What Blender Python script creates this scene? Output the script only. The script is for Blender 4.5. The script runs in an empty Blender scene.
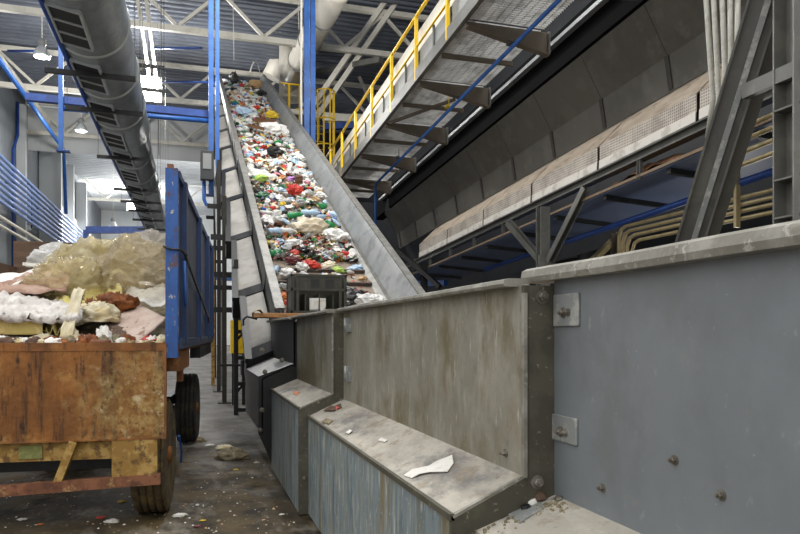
import bpy, math, random
from mathutils import Vector as V, Matrix, noise, Euler
random.seed(7)
R = random.random
U = random.uniform
SC = bpy.context.scene
COL = SC.collection

# ------------------------------------------------------------------ camera facts
FPX, HOR, EYE = 690.0, 333.0, 1.32
TH = math.atan(210 / FPX)
C_, S_ = math.cos(TH), math.sin(TH)
CAM = V((0, 0, EYE))

def ray(px, py):
    u = (px - 400) / FPX
    return V((S_ + u * C_, C_ - u * S_, (HOR - py) / FPX))
def at_d(px, py, d): return CAM + ray(px, py) * d
def at_x(px, py, x):
    r = ray(px, py); return CAM + r * (x / r.x)
def at_y(px, py, y):
    r = ray(px, py); return CAM + r * (y / r.y)
def at_z(px, py, z):
    r = ray(px, py); return CAM + r * ((z - EYE) / r.z)

cam_data = bpy.data.cameras.new('camera')
cam = bpy.data.objects.new('camera', cam_data)
COL.objects.link(cam)
cam.location = CAM
cam.rotation_euler = (math.pi / 2, 0, -TH)
cam_data.sensor_width = 36
cam_data.lens = FPX / 800 * 36
cam_data.shift_y = (HOR - 267) / 800
cam_data.clip_end = 300
SC.camera = cam

# ------------------------------------------------------------------ materials
def lin(h):
    h = h.lstrip('#')
    out = []
    for i in (0, 2, 4):
        c = int(h[i:i + 2], 16) / 255
        out.append(c / 12.92 if c <= 0.04045 else ((c + 0.055) / 1.055) ** 2.4)
    return (*out, 1)

def mat(name, base, layers=(), rough=.55, metal=0., bump=0., bscale=30., spec=.5, emit=None, estr=0., alpha=1., trans=0., coord='Object', tint=0.):
    """layers: (hex, (sx,sy,sz), lo, hi, amount)"""
    m = bpy.data.materials.new(name); m.use_nodes = True
    nt = m.node_tree; N = nt.nodes; L = nt.links
    b = N['Principled BSDF']
    b.inputs['Roughness'].default_value = rough
    b.inputs['Metallic'].default_value = metal
    b.inputs['Specular IOR Level'].default_value = spec
    tc = N.new('ShaderNodeTexCoord')
    prev = None
    col = N.new('ShaderNodeRGB'); col.outputs[0].default_value = lin(base); prev = col.outputs[0]
    for i, (h, sc, lo, hi, amt) in enumerate(layers):
        mp = N.new('ShaderNodeMapping'); mp.inputs['Scale'].default_value = sc
        mp.inputs['Location'].default_value = (i * 3.7, i * 1.9, i * 5.1)
        L.new(tc.outputs[coord], mp.inputs[0])
        nz = N.new('ShaderNodeTexNoise'); nz.inputs['Scale'].default_value = 1; nz.inputs['Detail'].default_value = 6
        nz.inputs['Roughness'].default_value = .65
        L.new(mp.outputs[0], nz.inputs['Vector'])
        mr = N.new('ShaderNodeMapRange'); mr.inputs[1].default_value = .5 + (lo - .5) * .62; mr.inputs[2].default_value = .5 + (hi - .5) * .62
        mr.inputs[4].default_value = amt
        L.new(nz.outputs[0], mr.inputs[0])
        mx = N.new('ShaderNodeMix'); mx.data_type = 'RGBA'
        L.new(mr.outputs[0], mx.inputs[0]); L.new(prev, mx.inputs[6]); mx.inputs[7].default_value = lin(h)
        prev = mx.outputs[2]
    L.new(prev, b.inputs['Base Color'])
    if bump:
        nz = N.new('ShaderNodeTexNoise'); nz.inputs['Scale'].default_value = bscale; nz.inputs['Detail'].default_value = 5
        L.new(tc.outputs[coord], nz.inputs['Vector'])
        bp = N.new('ShaderNodeBump'); bp.inputs['Strength'].default_value = bump; bp.inputs['Distance'].default_value = .02
        L.new(nz.outputs[0], bp.inputs['Height']); L.new(bp.outputs[0], b.inputs['Normal'])
    if emit:
        b.inputs['Emission Color'].default_value = lin(emit); b.inputs['Emission Strength'].default_value = estr
    b.inputs['Alpha'].default_value = alpha
    b.inputs['Transmission Weight'].default_value = trans
    return m

def perforated(name, base, dark, pitch):
    m = mat(name, base, [('#8d8378', (3, 3, 3), .4, .7, .6)], rough=.6)
    nt = m.node_tree; N = nt.nodes; L = nt.links
    b = N['Principled BSDF']; src = b.inputs['Base Color'].links[0].from_socket
    tc = N.new('ShaderNodeTexCoord'); sx = N.new('ShaderNodeSeparateXYZ'); L.new(tc.outputs['Object'], sx.inputs[0])
    prods = []
    for k in ('Y', 'Z'):
        a = N.new('ShaderNodeMath'); a.operation = 'MULTIPLY'; a.inputs[1].default_value = 2 * math.pi / pitch; L.new(sx.outputs[k], a.inputs[0])
        s = N.new('ShaderNodeMath'); s.operation = 'SINE'; L.new(a.outputs[0], s.inputs[0]); prods.append(s)
    p = N.new('ShaderNodeMath'); p.operation = 'ADD'; L.new(prods[0].outputs[0], p.inputs[0]); L.new(prods[1].outputs[0], p.inputs[1])
    mr = N.new('ShaderNodeMapRange'); mr.inputs[1].default_value = .5; mr.inputs[2].default_value = .9; mr.inputs[4].default_value = .7; L.new(p.outputs[0], mr.inputs[0])
    mx = N.new('ShaderNodeMix'); mx.data_type = 'RGBA'; L.new(mr.outputs[0], mx.inputs[0]); L.new(src, mx.inputs[6]); mx.inputs[7].default_value = lin(dark)
    L.new(mx.outputs[2], b.inputs['Base Color'])
    return m

def film_mat(name, colr, opac, rough=.25):
    """thin translucent plastic film"""
    m = bpy.data.materials.new(name); m.use_nodes = True
    nt = m.node_tree; N = nt.nodes; L = nt.links
    out = N['Material Output']; N.remove(N['Principled BSDF'])
    tr = N.new('ShaderNodeBsdfTransparent'); tr.inputs[0].default_value = (.97, .95, .9, 1)
    tl = N.new('ShaderNodeBsdfTranslucent'); tl.inputs[0].default_value = lin(colr)
    df = N.new('ShaderNodeBsdfDiffuse'); df.inputs[0].default_value = lin(colr)
    gl = N.new('ShaderNodeBsdfGlossy'); gl.inputs['Roughness'].default_value = rough
    a = N.new('ShaderNodeMixShader'); a.inputs[0].default_value = .55; L.new(tl.outputs[0], a.inputs[1]); L.new(df.outputs[0], a.inputs[2])
    b = N.new('ShaderNodeMixShader'); b.inputs[0].default_value = opac; L.new(tr.outputs[0], b.inputs[1]); L.new(a.outputs[0], b.inputs[2])
    tcf = N.new('ShaderNodeTexCoord'); nzf = N.new('ShaderNodeTexNoise'); nzf.inputs['Scale'].default_value = 9; nzf.inputs['Detail'].default_value = 3; nzf.inputs['Distortion'].default_value = 1.5
    L.new(tcf.outputs['Object'], nzf.inputs['Vector']); bf = N.new('ShaderNodeBump'); bf.inputs['Strength'].default_value = .9; bf.inputs['Distance'].default_value = .05
    L.new(nzf.outputs[0], bf.inputs['Height'])
    for q_ in (gl, df, tl): L.new(bf.outputs[0], q_.inputs['Normal'])
    lw = N.new('ShaderNodeLayerWeight'); lw.inputs[0].default_value = .3
    ml = N.new('ShaderNodeMath'); ml.operation = 'MULTIPLY'; ml.inputs[1].default_value = .6; L.new(lw.outputs['Fresnel'], ml.inputs[0])
    c = N.new('ShaderNodeMixShader'); L.new(ml.outputs[0], c.inputs[0]); L.new(b.outputs[0], c.inputs[1]); L.new(gl.outputs[0], c.inputs[2])
    L.new(c.outputs[0], out.inputs[0])
    return m

def stain(m, c, rad, colr, layers, edge=(1.1, .7), amt=1.):
    '''dirty wet patch of its own shape laid over a material'''
    nt = m.node_tree; N = nt.nodes; L = nt.links; b = N['Principled BSDF']
    src = b.inputs['Base Color'].links[0].from_socket
    tc = N.new('ShaderNodeTexCoord')
    def noise_at(sc, off):
        mp = N.new('ShaderNodeMapping'); mp.inputs['Scale'].default_value = sc; mp.inputs['Location'].default_value = (off, off * 2, 0); L.new(tc.outputs['Object'], mp.inputs[0])
        n = N.new('ShaderNodeTexNoise'); n.inputs['Scale'].default_value = 1; n.inputs['Detail'].default_value = 6; n.inputs['Roughness'].default_value = .65; L.new(mp.outputs[0], n.inputs['Vector']); return n.outputs[0]
    def rng(s, lo, hi, a=0., z=1.):
        mr = N.new('ShaderNodeMapRange'); mr.inputs[1].default_value = lo; mr.inputs[2].default_value = hi; mr.inputs[3].default_value = a; mr.inputs[4].default_value = z; L.new(s, mr.inputs[0]); return mr.outputs[0]
    mp = N.new('ShaderNodeMapping'); mp.inputs['Location'].default_value = tuple(-c[i] / rad[i] for i in range(3)); mp.inputs['Scale'].default_value = tuple(1 / r for r in rad); L.new(tc.outputs['Object'], mp.inputs[0])
    ln = N.new('ShaderNodeVectorMath'); ln.operation = 'LENGTH'; L.new(mp.outputs[0], ln.inputs[0])
    ad = N.new('ShaderNodeMath'); ad.operation = 'ADD'; L.new(ln.outputs['Value'], ad.inputs[0]); L.new(rng(noise_at((1.5 / rad[0] * 3,) * 3, 4.2), .3, .7, -.45, .45), ad.inputs[1])
    mask = rng(ad.outputs[0], edge[0], edge[1], 0., amt)
    col = N.new('ShaderNodeRGB'); col.outputs[0].default_value = lin(colr); prev = col.outputs[0]
    for i, (h, sc, lo, hi) in enumerate(layers):
        mx = N.new('ShaderNodeMix'); mx.data_type = 'RGBA'; L.new(rng(noise_at(sc, 7.7 + i), lo, hi), mx.inputs[0]); L.new(prev, mx.inputs[6]); mx.inputs[7].default_value = lin(h); prev = mx.outputs[2]
    mx = N.new('ShaderNodeMix'); mx.data_type = 'RGBA'; L.new(mask, mx.inputs[0]); L.new(src, mx.inputs[6]); L.new(prev, mx.inputs[7]); L.new(mx.outputs[2], b.inputs['Base Color'])

M = {}
M['floor'] = mat('floor_concrete', '#7d7a76', [('#5f5b55', (.6, .6, .6), .42, .62, .8), ('#8f8c87', (1.2, .5, 1), .5, .7, .6), ('#4a453d', (2.2, 2.2, 2), .5, .75, .7)], rough=.7, bump=.25, bscale=9, spec=.3)
stain(M['floor'], (-.6, 3.4, 0), (4.2, 5.6, 1), '#2f2719', [('#54462c', (1.6, 1.6, 1), .42, .6), ('#7d7568', (2.2, .9, 1), .52, .64), ('#1c170e', (3.5, 3.5, 1), .52, .66), ('#8f8778', (22, 22, 1), .64, .72)])
M['wall_olive'] = mat('worn_olive_grey_steel', '#827f72', [('#979385', (2, 2, 1.6), .45, .65, .7), ('#655d3f', (1.5, 1.5, 1.0), .46, .62, .85), ('#aeab9f', (10, 10, 3), .56, .8, .45), ('#6f5a3a', (2.4, 2.4, 1.5), .6, .8, .5), ('#c9c6ba', (40, 40, 7), .66, .82, .55), ('#4c4836', (30, 30, 9), .68, .84, .6), ('#d8d5cb', (70, 70, 60), .76, .86, .7)], rough=.5, metal=.1, bump=.12, bscale=14)
M['wall_blue'] = mat('worn_blue_grey_steel', '#73787b', [('#7f8487', (1.4, 1.4, 1.4), .42, .65, .6), ('#686b6b', (2.2, 2.2, 1.6), .5, .7, .5), ('#8f867b', (6, 6, 6), .72, .9, .5), ('#a6a9a8', (16, 16, 9), .7, .85, .4), ('#b5b8b6', (38, 38, 38), .8, .9, .7)], rough=.42, metal=.15, bump=.05, bscale=10)
M['box_teal'] = mat('scraped_teal_steel', '#768489', [('#9da49f', (26, 26, 2.4), .46, .68, .8), ('#4b5a5e', (8, 8, 1.6), .52, .72, .75), ('#8d9289', (3, 3, 1.5), .5, .7, .5), ('#c6c8bf', (40, 40, 5), .6, .76, .85), ('#86703f', (12, 12, 1.8), .56, .74, .7), ('#dcddd5', (50, 50, 26), .72, .84, .85), ('#33403d', (34, 34, 8), .68, .82, .6)], rough=.5, metal=.1, bump=.12, bscale=20)
M['ledge'] = mat('dusty_ledge_steel', '#a29c90', [('#b7b1a4', (4, 2, 4), .45, .62, .8), ('#676563', (4.5, 2.2, 4), .54, .74, .8), ('#7d6e58', (11, 7, 9), .56, .7, .5), ('#5a4c3a', (16, 12, 16), .68, .85, .6), ('#d8d4ca', (28, 28, 28), .7, .84, .6)], rough=.75, bump=.2, bscale=25)
M['rib'] = mat('dark_olive_rib_steel', '#4a473b', [('#5d5a4b', (6, 6, 6), .45, .65, .6), ('#8a8576', (40, 40, 40), .69, .75, .8)], rough=.55, metal=.1)
M['rail'] = mat('chipped_grey_rim_steel', '#807d73', [('#9c998f', (5, 5, 5), .45, .62, .8), ('#6b675a', (9, 9, 9), .55, .7, .7), ('#c5c3bc', (30, 30, 30), .64, .74, .5)], rough=.5, metal=.2, bump=.2, bscale=18)
M['plate'] = mat('bolted_plate_steel', '#8b8e8c', [('#b6b4ab', (14, 14, 14), .5, .68, .7)], rough=.5, metal=.3)
M['bolt'] = mat('dull_bolt_steel', '#6f6a60', [('#9a948a', (30, 30, 30), .5, .65, .6)], rough=.45, metal=.5)
M['side_white'] = mat('pale_grey_side_steel', '#98958f', [('#aca9a2', (2, 2, 2), .45, .6, .7), ('#8d867c', (5, 5, 5), .58, .72, .6)], rough=.6)
M['board'] = mat('galvanised_side_board', '#9a9d9e', [('#b0b3b3', (1.5, 1.5, 1.5), .42, .62, .7), ('#6f7172', (3, 3, 3), .55, .7, .5), ('#c9c9c6', (30, 30, 30), .7, .78, .7)], rough=.45, metal=.35)
M['board_cap'] = mat('pale_worn_flange', '#7b7a76', [('#94928c', (6, 6, 6), .45, .62, .8), ('#777670', (8, 8, 8), .58, .72, .5)], rough=.5, metal=.2)
M['black'] = mat('black_painted_steel', '#131415', [('#262723', (7, 7, 7), .5, .7, .7)], rough=.5)
M['matte_black'] = mat('matte_black_girder', '#0f0f10', rough=.95, spec=.1)
M['belt'] = mat('dusty_brown_belt', '#8b7c6d', [('#a39484', (4, 4, 4), .42, .62, .7), ('#5c5047', (6, 6, 6), .55, .7, .7)], rough=.8)
M['flight'] = mat('dark_belt_flight', '#3c302a', [('#5c4a40', (9, 9, 9), .5, .7, .6)], rough=.7)
M['blue'] = mat('blue_painted_steel', '#2f62ad', [('#244c8b', (4, 4, 4), .45, .65, .6)], rough=.4)
M['blue_dark'] = mat('dark_blue_painted_steel', '#1f3f83', [('#2c55a0', (4, 4, 4), .5, .65, .5)], rough=.4)
M['tube_blue'] = mat('pale_blue_conduit', '#8298c8', [('#9db0d6', (3, 3, 3), .45, .65, .5)], rough=.3)
M['white_steel'] = mat('white_painted_steel', '#dfdbcf', [('#c3bdae', (2, 2, 2), .5, .7, .6)], rough=.5)
M['white_pipe'] = mat('white_duct_sheet', '#d5d0c4', [('#bdb6a6', (1.2, 1.2, 1.2), .5, .68, .6)], rough=.45)
M['yellow'] = mat('yellow_painted_steel', '#f2c81a', [('#c99c10', (8, 8, 8), .55, .7, .5)], rough=.4)
M['duct'] = mat('galvanised_duct_sheet', '#7d8486', [('#8f9698', (5, 2, 5), .42, .6, .7), ('#666c6e', (2, 2, 2), .55, .7, .5)], rough=.4, metal=.3)
M['duct_seam'] = mat('bright_seam_metal', '#b0b5b5', rough=.35, metal=.5)
M['vent_dark'] = mat('dark_vent_opening', '#1b1c1d', rough=.8)
M['roof'] = mat('dark_roof_deck', '#6d737e', [('#5d636e', (.5, .5, .5), .4, .65, .6)], rough=.45, metal=.1)
M['roof_far'] = mat('pale_roof_deck', '#b9bdc0', [('#a4a8ab', (.5, .5, .5), .4, .65, .6)], rough=.5)  # paler than the near deck: the far light is put into the colour
M['wall_left'] = mat('grey_wall_panel', '#6f757b', [('#5d6369', (.4, .4, .2), .45, .65, .6)], rough=.6)
M['fascia'] = mat('white_sandwich_panel', '#d6d9d9', [('#c3c7c8', (.3, .3, .3), .45, .65, .5)], rough=.6)
M['column'] = mat('pale_column_paint', '#b3b7b8', [('#b0b3b3', (.8, .8, .8), .45, .65, .5)], rough=.6)
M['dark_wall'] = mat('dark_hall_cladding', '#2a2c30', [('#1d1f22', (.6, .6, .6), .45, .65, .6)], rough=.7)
M['olive_dark'] = mat('dark_olive_trough_steel', '#55524a', [('#413e36', (.8, .8, .8), .42, .62, .6), ('#66635b', (3, 3, 3), .56, .7, .4)], rough=.55)
M['strap'] = mat('dark_joint_strap', '#29261f', [('#3b372d', (9, 9, 9), .5, .7, .6)], rough=.6)
M['beige'] = mat('dusty_beige_cover', '#b3a390', [('#c9baa8', (4, 2, 4), .45, .62, .7), ('#7d6f60', (5, 3, 5), .55, .7, .6)], rough=.7)
M['perf'] = perforated('perforated_cover_sheet', '#d2c8bb', '#4a423a', .035)
M['pale_band'] = mat('pale_cover_band', '#e6e1d8', [('#b3aa9b', (4, 4, 4), .5, .68, .6)], rough=.6)
M['grey_beam'] = mat('grey_beam_steel', '#5f5f5b', [('#737269', (3, 3, 3), .45, .62, .6), ('#575650', (5, 5, 5), .55, .7, .5)], rough=.45, metal=.2)
M['brown_beam'] = mat('brown_grey_bracket_steel', '#62594b', [('#544c40', (2, 2, 2), .45, .65, .6)], rough=.55)
M['grate'] = mat('galvanised_grating', '#dcdcd9', [('#97958f', (3, 3, 3), .45, .65, .6)], rough=.45, metal=.3)
M['tan_edge'] = mat('tan_dusty_edge', '#8a7763', [('#7d6549', (6, 6, 6), .5, .66, .7)], rough=.75)
M['soil'] = mat('brown_spilled_waste', '#6b4526', [('#8c6136', (16, 16, 16), .5, .64, .8), ('#3b2717', (12, 12, 12), .54, .68, .7)], rough=.9, bump=.4)
M['blue_sheet'] = mat('blue_grey_underside_sheet', '#5c6986', [('#4b5875', (1, 1, 1), .45, .65, .6)], rough=.45)
M['tube_tan'] = mat('tan_conduit', '#a3936c', [('#86774f', (7, 7, 7), .5, .66, .6)], rough=.4, metal=.2)
M['tube_pale'] = mat('pale_conduit', '#bdbcb2', [('#9d9b8f', (7, 7, 7), .5, .66, .6)], rough=.4, metal=.2)
M['glow'] = mat('daylight_glass', '#e6eef5', emit='#eef4ff', estr=1.1)  # emission of the panes added to whiten the far hall
M['glow_blue'] = mat('blue_daylight_glass', '#7fa6dd', emit='#9cc0f2', estr=1.6)
M['lamp_glow'] = mat('lit_lamp_face', '#ffffff', emit='#fffaf0', estr=14)
M['lamp_glass'] = mat('lamp_reflector', '#c6cacc', rough=.2, metal=.3)
M['trailer_blue'] = mat('chipped_blue_trailer_paint', '#29579c', [('#1d4682', (5, 5, 3), .45, .62, .8), ('#b8b09a', (16, 16, 10), .66, .72, .9), ('#5c3c25', (10, 10, 7), .64, .74, .8)], rough=.45)
M['trailer_panel'] = mat('faded_blue_grey_panel', '#343c4b', [('#283147', (3, 3, 1), .42, .6, .8), ('#4d535d', (6, 6, 1.5), .56, .7, .6), ('#233a66', (2, 2, 1), .56, .7, .6)], rough=.55)
M['rust'] = mat('rusty_orange_plate', '#704520', [('#955e28', (3, 3, 2), .42, .66, .8), ('#46290f', (14, 14, 1.6), .56, .76, .8), ('#a97b40', (6, 6, 5), .62, .84, .6), ('#2a190d', (22, 22, 9), .66, .82, .8), ('#c2a065', (28, 28, 20), .76, .88, .5)], rough=.7, metal=.1, bump=.3, bscale=26)
M['rust_gate'] = mat('rusty_tailgate_plate', '#744719', [('#99622a', (3, 3, 2), .42, .66, .8), ('#3d230e', (13, 13, 1.2), .5, .66, .9), ('#b08245', (6, 6, 5), .6, .78, .6), ('#26170b', (24, 24, 7), .6, .76, .85), ('#c2a065', (28, 28, 20), .76, .88, .5)], rough=.7, metal=.1, bump=.3, bscale=26)
stain(M['rust_gate'], (-.2, 0, .82), (.40, 2, .36), '#a88c55', [('#7d5625', (16, 16, 14), .42, .58), ('#cfc096', (13, 13, 13), .55, .68), ('#4a3016', (34, 34, 26), .56, .66)], (1.35, .3), .8)
M['rust_red'] = mat('reddish_rust_bar', '#6a4129', [('#8a5a3e', (9, 9, 9), .45, .62, .7), ('#4a2a1c', (14, 14, 14), .55, .68, .7), ('#a98c55', (18, 18, 18), .64, .72, .6)], rough=.75)
M['rust_yellow'] = mat('yellowed_rust_plate', '#8d6b2f', [('#b29252', (9, 9, 9), .45, .6, .8), ('#54391a', (14, 14, 14), .55, .68, .8)], rough=.7, bump=.2)
M['tyre'] = mat('worn_tyre_rubber', '#2a2925', [('#4e4433', (8, 8, 8), .5, .68, .7)], rough=.8, bump=.2)
M['tyre_mud'] = mat('muddy_tyre_rubber', '#4a3f2a', [('#6b572f', (8, 8, 8), .45, .62, .8), ('#2b2519', (11, 11, 11), .52, .68, .7)], rough=.85, bump=.3)
M['wood_dark'] = mat('weathered_brown_board', '#5a4536', [('#6c5443', (1, 1, 14), .45, .65, .7), ('#3d2e23', (3, 3, 10), .55, .7, .6)], rough=.8)
M['wood_orange'] = mat('orange_plank_wood', '#a97a4c', [('#c59a6b', (2, 14, 14), .45, .62, .7), ('#7a5330', (3, 10, 10), .56, .7, .7)], rough=.8)
M['wood_ply'] = mat('stained_plywood', '#b9a395', [('#cbb9ac', (3, 3, 3), .45, .62, .7), ('#7e5a46', (7, 7, 7), .6, .68, .8), ('#8d7364', (2, 2, 2), .55, .7, .6)], rough=.8)
M['foam_white'] = mat('dirty_white_wadding', '#b9b4ae', [('#d3cfc9', (7, 7, 7), .42, .6, .8), ('#8f8478', (9, 9, 9), .6, .8, .7), ('#77695a', (20, 20, 20), .7, .85, .6)], rough=.9, bump=.6, bscale=16)
M['foam_yellow'] = mat('yellowed_foam', '#c9b878', [('#b39f5b', (4, 4, 4), .45, .65, .7), ('#dccb92', (6, 6, 6), .56, .7, .6)], rough=.9)
M['cream'] = mat('stained_cream_cloth', '#cfc5a8', [('#c2ac78', (5, 5, 5), .48, .66, .7), ('#eee6cf', (4, 4, 4), .54, .7, .7)], rough=.8)
M['pink_brown'] = mat('pinkish_brown_sheet', '#9b7c6b', [('#b59a8a', (4, 4, 4), .45, .62, .7), ('#70503f', (6, 6, 6), .58, .7, .7)], rough=.8)
M['orange_brown'] = mat('burnt_orange_cloth', '#6e3d1e', [('#a8662f', (5, 5, 5), .45, .62, .7), ('#5a2c15', (7, 7, 7), .54, .68, .7)], rough=.8)
M['pale_yellow'] = mat('pale_yellow_sheeting', '#d6c878', [('#e8dda2', (5, 5, 5), .45, .62, .7), ('#a8974a', (6, 6, 6), .58, .7, .6)], rough=.6)
M['film_yellow'] = film_mat('yellowish_clear_film', '#f4e5ae', .36)
M['film_clear'] = film_mat('milky_clear_film', '#eee8de', .3)
M['film_tan'] = film_mat('tan_tinted_clear_film', '#ddccA6'.lower(), .32)
M['film_white'] = film_mat('white_clear_film', '#f1f0ee', .8)
M['cab_dark'] = mat('dark_grey_cabinet', '#35373a', rough=.5)
M['crate'] = mat('dark_olive_crate_plastic', '#2e2d22', [('#454335', (8, 8, 8), .48, .66, .6)], rough=.45)
M['crate_line'] = mat('yellowed_crate_edge', '#8b7a35', [('#5f5426', (9, 9, 9), .5, .66, .6)], rough=.5)
M['paper'] = mat('dirty_white_paper', '#dedbd3', [('#c2bcae', (20, 20, 20), .52, .68, .6)], rough=.9)
M['grey_rag'] = mat('brown_grey_rag', '#7a705a', [('#96896b', (9, 9, 9), .45, .62, .7), ('#4c4535', (12, 12, 12), .55, .68, .7)], rough=.9)
M['hall_grey'] = mat('grey_cabinet_paint', '#8b8d8c', [('#75736c', (5, 5, 5), .52, .68, .6)], rough=.5)
PAL = {  # waste colours
 'white': '#e4e3df', 'milky': '#cfcfca', 'pale grey': '#aeb0b0', 'pale blue': '#a9c2d8', 'brown': '#6b4a34', 'tan': '#b8976d',
 'red': '#c23529', 'green': '#1f8a4c', 'dark green': '#1e5a38', 'yellow': '#d9b92f', 'blue': '#2e63b0', 'black': '#1d1e20', 'pink': '#cf7f95', 'orange': '#d0722f', 'lime': '#a7c65a', 'maroon': '#62262a', 'purple':'#b585c4', 'cream':'#e2d6bd'}
M['marker'] = mat('faded_marker_plate', '#74763f', [('#8f8f5a', (30, 30, 30), .5, .65, .6)], rough=.7)
M['trailer_rib'] = mat('dull_blue_rib_paint', '#243c68', [('#1c2e50', (5, 5, 2), .45, .65, .8), ('#5a4a3c', (12, 12, 6), .7, .85, .6)], rough=.5)
W = {k: mat('waste_' + k.replace(' ', '_'), h, [('#8f8675', (9, 9, 9), .6, .74, .35)], rough=.42) for k, h in PAL.items()}
W_CLEAR = film_mat('waste_clear_film', '#e3eaee', .7, .15)

# ------------------------------------------------------------------ mesh builder
class MB:
    def __init__(s): s.v = []; s.f = []; s.sm = []; s.mi = []
    def add(s, vs, fs, smooth=False, mi=0):
        o = len(s.v); s.v += [V(p) for p in vs]
        for f in fs: s.f.append([i + o for i in f]); s.sm.append(smooth); s.mi.append(mi)
        return s
    def box(s, c, d, rot=None, mi=0):
        c = V(c); x, y, z = d[0] / 2, d[1] / 2, d[2] / 2
        vs = [V((sx * x, sy * y, sz * z)) for sz in (-1, 1) for sy in (-1, 1) for sx in (-1, 1)]
        if rot is not None: vs = [rot @ p for p in vs]
        return s.add([p + c for p in vs], [(0, 2, 3, 1), (4, 5, 7, 6), (0, 1, 5, 4), (2, 6, 7, 3), (0, 4, 6, 2), (1, 3, 7, 5)], mi=mi)
    def aabb(s, a, b, mi=0):
        return s.box([(a[i] + b[i]) / 2 for i in range(3)], [abs(b[i] - a[i]) for i in range(3)], mi=mi)
    def beam(s, a, b, w, h, up=(0, 0, 1), mi=0):
        a, b = V(a), V(b); d = (b - a); L = d.length; d.normalize()
        x = d.cross(V(up)); 
        if x.length < 1e-4: x = d.cross(V((1, 0, 0)))
        x.normalize(); z = x.cross(d)
        m = Matrix((x, d, z)).transposed()
        return s.box((a + b) / 2, (w, L, h), m, mi)
    def ibeam(s, a, b, w, h, t=.02, up=(0, 0, 1)):
        a, b = V(a), V(b); d = (b - a).normalized(); x = d.cross(V(up)).normalized(); z = x.cross(d)
        for k in (-1, 1): s.beam(a + z * k * (h - t) / 2, b + z * k * (h - t) / 2, w, t, z)
        s.beam(a, b, t, h - 2 * t, z); return s
    def channel(s, a, b, w, h, t=.015, up=(0, 0, 1)):
        a, b = V(a), V(b); d = (b - a).normalized(); x = d.cross(V(up)).normalized(); z = x.cross(d)
        for k in (-1, 1): s.beam(a + z * k * (h - t) / 2, b + z * k * (h - t) / 2, w, t, z)
        s.beam(a + x * (-w / 2 + t / 2), b + x * (-w / 2 + t / 2), t, h - 2 * t, z); return s
    def tube(s, pts, r, n=8, cap=True, mi=0):
        pts = [V(p) for p in pts]; rings = []
        rr = r if isinstance(r, (list, tuple)) else [r] * len(pts)
        up = V((0, 0, 1)); vs = []
        px = None
        for i, p in enumerate(pts):
            d = (pts[min(i + 1, len(pts) - 1)] - pts[max(i - 1, 0)]).normalized()
            if px is None:
                x = d.cross(up)
                if x.length < 1e-3: x = d.cross(V((1, 0, 0)))
            else: x = px - d * px.dot(d)
            x.normalize(); px = x; y = d.cross(x)
            vs += [p + (x * math.cos(2 * math.pi * k / n) + y * math.sin(2 * math.pi * k / n)) * rr[i] for k in range(n)]
        fs = [(i * n + k, i * n + (k + 1) % n, (i + 1) * n + (k + 1) % n, (i + 1) * n + k) for i in range(len(pts) - 1) for k in range(n)]
        s.add(vs, fs, True, mi)
        if cap:
            o = len(s.v) - len(vs)
            s.f.append([o + k for k in range(n)][::-1]); s.sm.append(False); s.mi.append(mi)
            s.f.append([o + (len(pts) - 1) * n + k for k in range(n)]); s.sm.append(False); s.mi.append(mi)
        return s
    def lathe(s, prof, c=(0, 0, 0), axis=(0, 0, 1), n=16, smooth=True, mi=0, cap=True):
        """prof: (radius, height) list"""
        ax = V(axis).normalized(); x = ax.cross(V((0, 0, 1)))
        if x.length < 1e-3: x = V((1, 0, 0))
        x.normalize(); y = ax.cross(x); c = V(c); vs = []
        for r, h in prof: vs += [c + ax * h + (x * math.cos(2 * math.pi * k / n) + y * math.sin(2 * math.pi * k / n)) * r for k in range(n)]
        fs = [(i * n + k, i * n + (k + 1) % n, (i + 1) * n + (k + 1) % n, (i + 1) * n + k) for i in range(len(prof) - 1) for k in range(n)]
        if cap: fs += [tuple(range(n))[::-1], tuple((len(prof) - 1) * n + k for k in range(n))]
        return s.add(vs, fs, smooth, mi)
    def extrude(s, poly, vec, mi=0):
        """planar polygon points extruded by vec"""
        n = len(poly); vec = V(vec); vs = [V(p) for p in poly] + [V(p) + vec for p in poly]
        fs = [tuple(range(n))[::-1], tuple(range(n, 2 * n))] + [(k, (k + 1) % n, n + (k + 1) % n, n + k) for k in range(n)]
        return s.add(vs, fs, mi=mi)
    def grid(s, fn, nu, nv, thick=None, smooth=True, mi=0):
        """fn(u,v)->point ; optional thickness (offset along -z of local normal)"""
        P = [[V(fn(i / nu, j / nv)) for j in range(nv + 1)] for i in range(nu + 1)]
        vs = [p for row in P for p in row]; w = nv + 1
        fs = [(i * w + j, (i + 1) * w + j, (i + 1) * w + j + 1, i * w + j + 1) for i in range(nu) for j in range(nv)]
        if thick:
            off = []
            for i in range(nu + 1):
                for j in range(nv + 1):
                    a = P[min(i + 1, nu)][j] - P[max(i - 1, 0)][j]; b = P[i][min(j + 1, nv)] - P[i][max(j - 1, 0)]
                    nn = a.cross(b)
                    nn = nn.normalized() if nn.length > 1e-9 else V((0, 0, 1))
                    off.append(P[i][j] - nn * thick)
            n0 = len(vs); vs += off
            fs += [tuple(reversed([k + n0 for k in f])) for f in fs[:]]
            rim = [(i, 0) for i in range(nu + 1)] + [(nu, j) for j in range(1, nv + 1)] + [(i, nv) for i in range(nu - 1, -1, -1)] + [(0, j) for j in range(nv - 1, 0, -1)]
            for a, b in zip(rim, rim[1:] + rim[:1]):
                ia, ib = a[0] * w + a[1], b[0] * w + b[1]
                fs.append((ib, ia, ia + n0, ib + n0))
        return s.add(vs, fs, smooth, mi)
    def mesh(s, name, off=V((0, 0, 0))):
        me = bpy.data.meshes.new(name)
        me.from_pydata([tuple(p - off) for p in s.v], [], s.f)
        me.polygons.foreach_set('use_smooth', s.sm); me.polygons.foreach_set('material_index', s.mi)
        me.update(); return me

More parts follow.
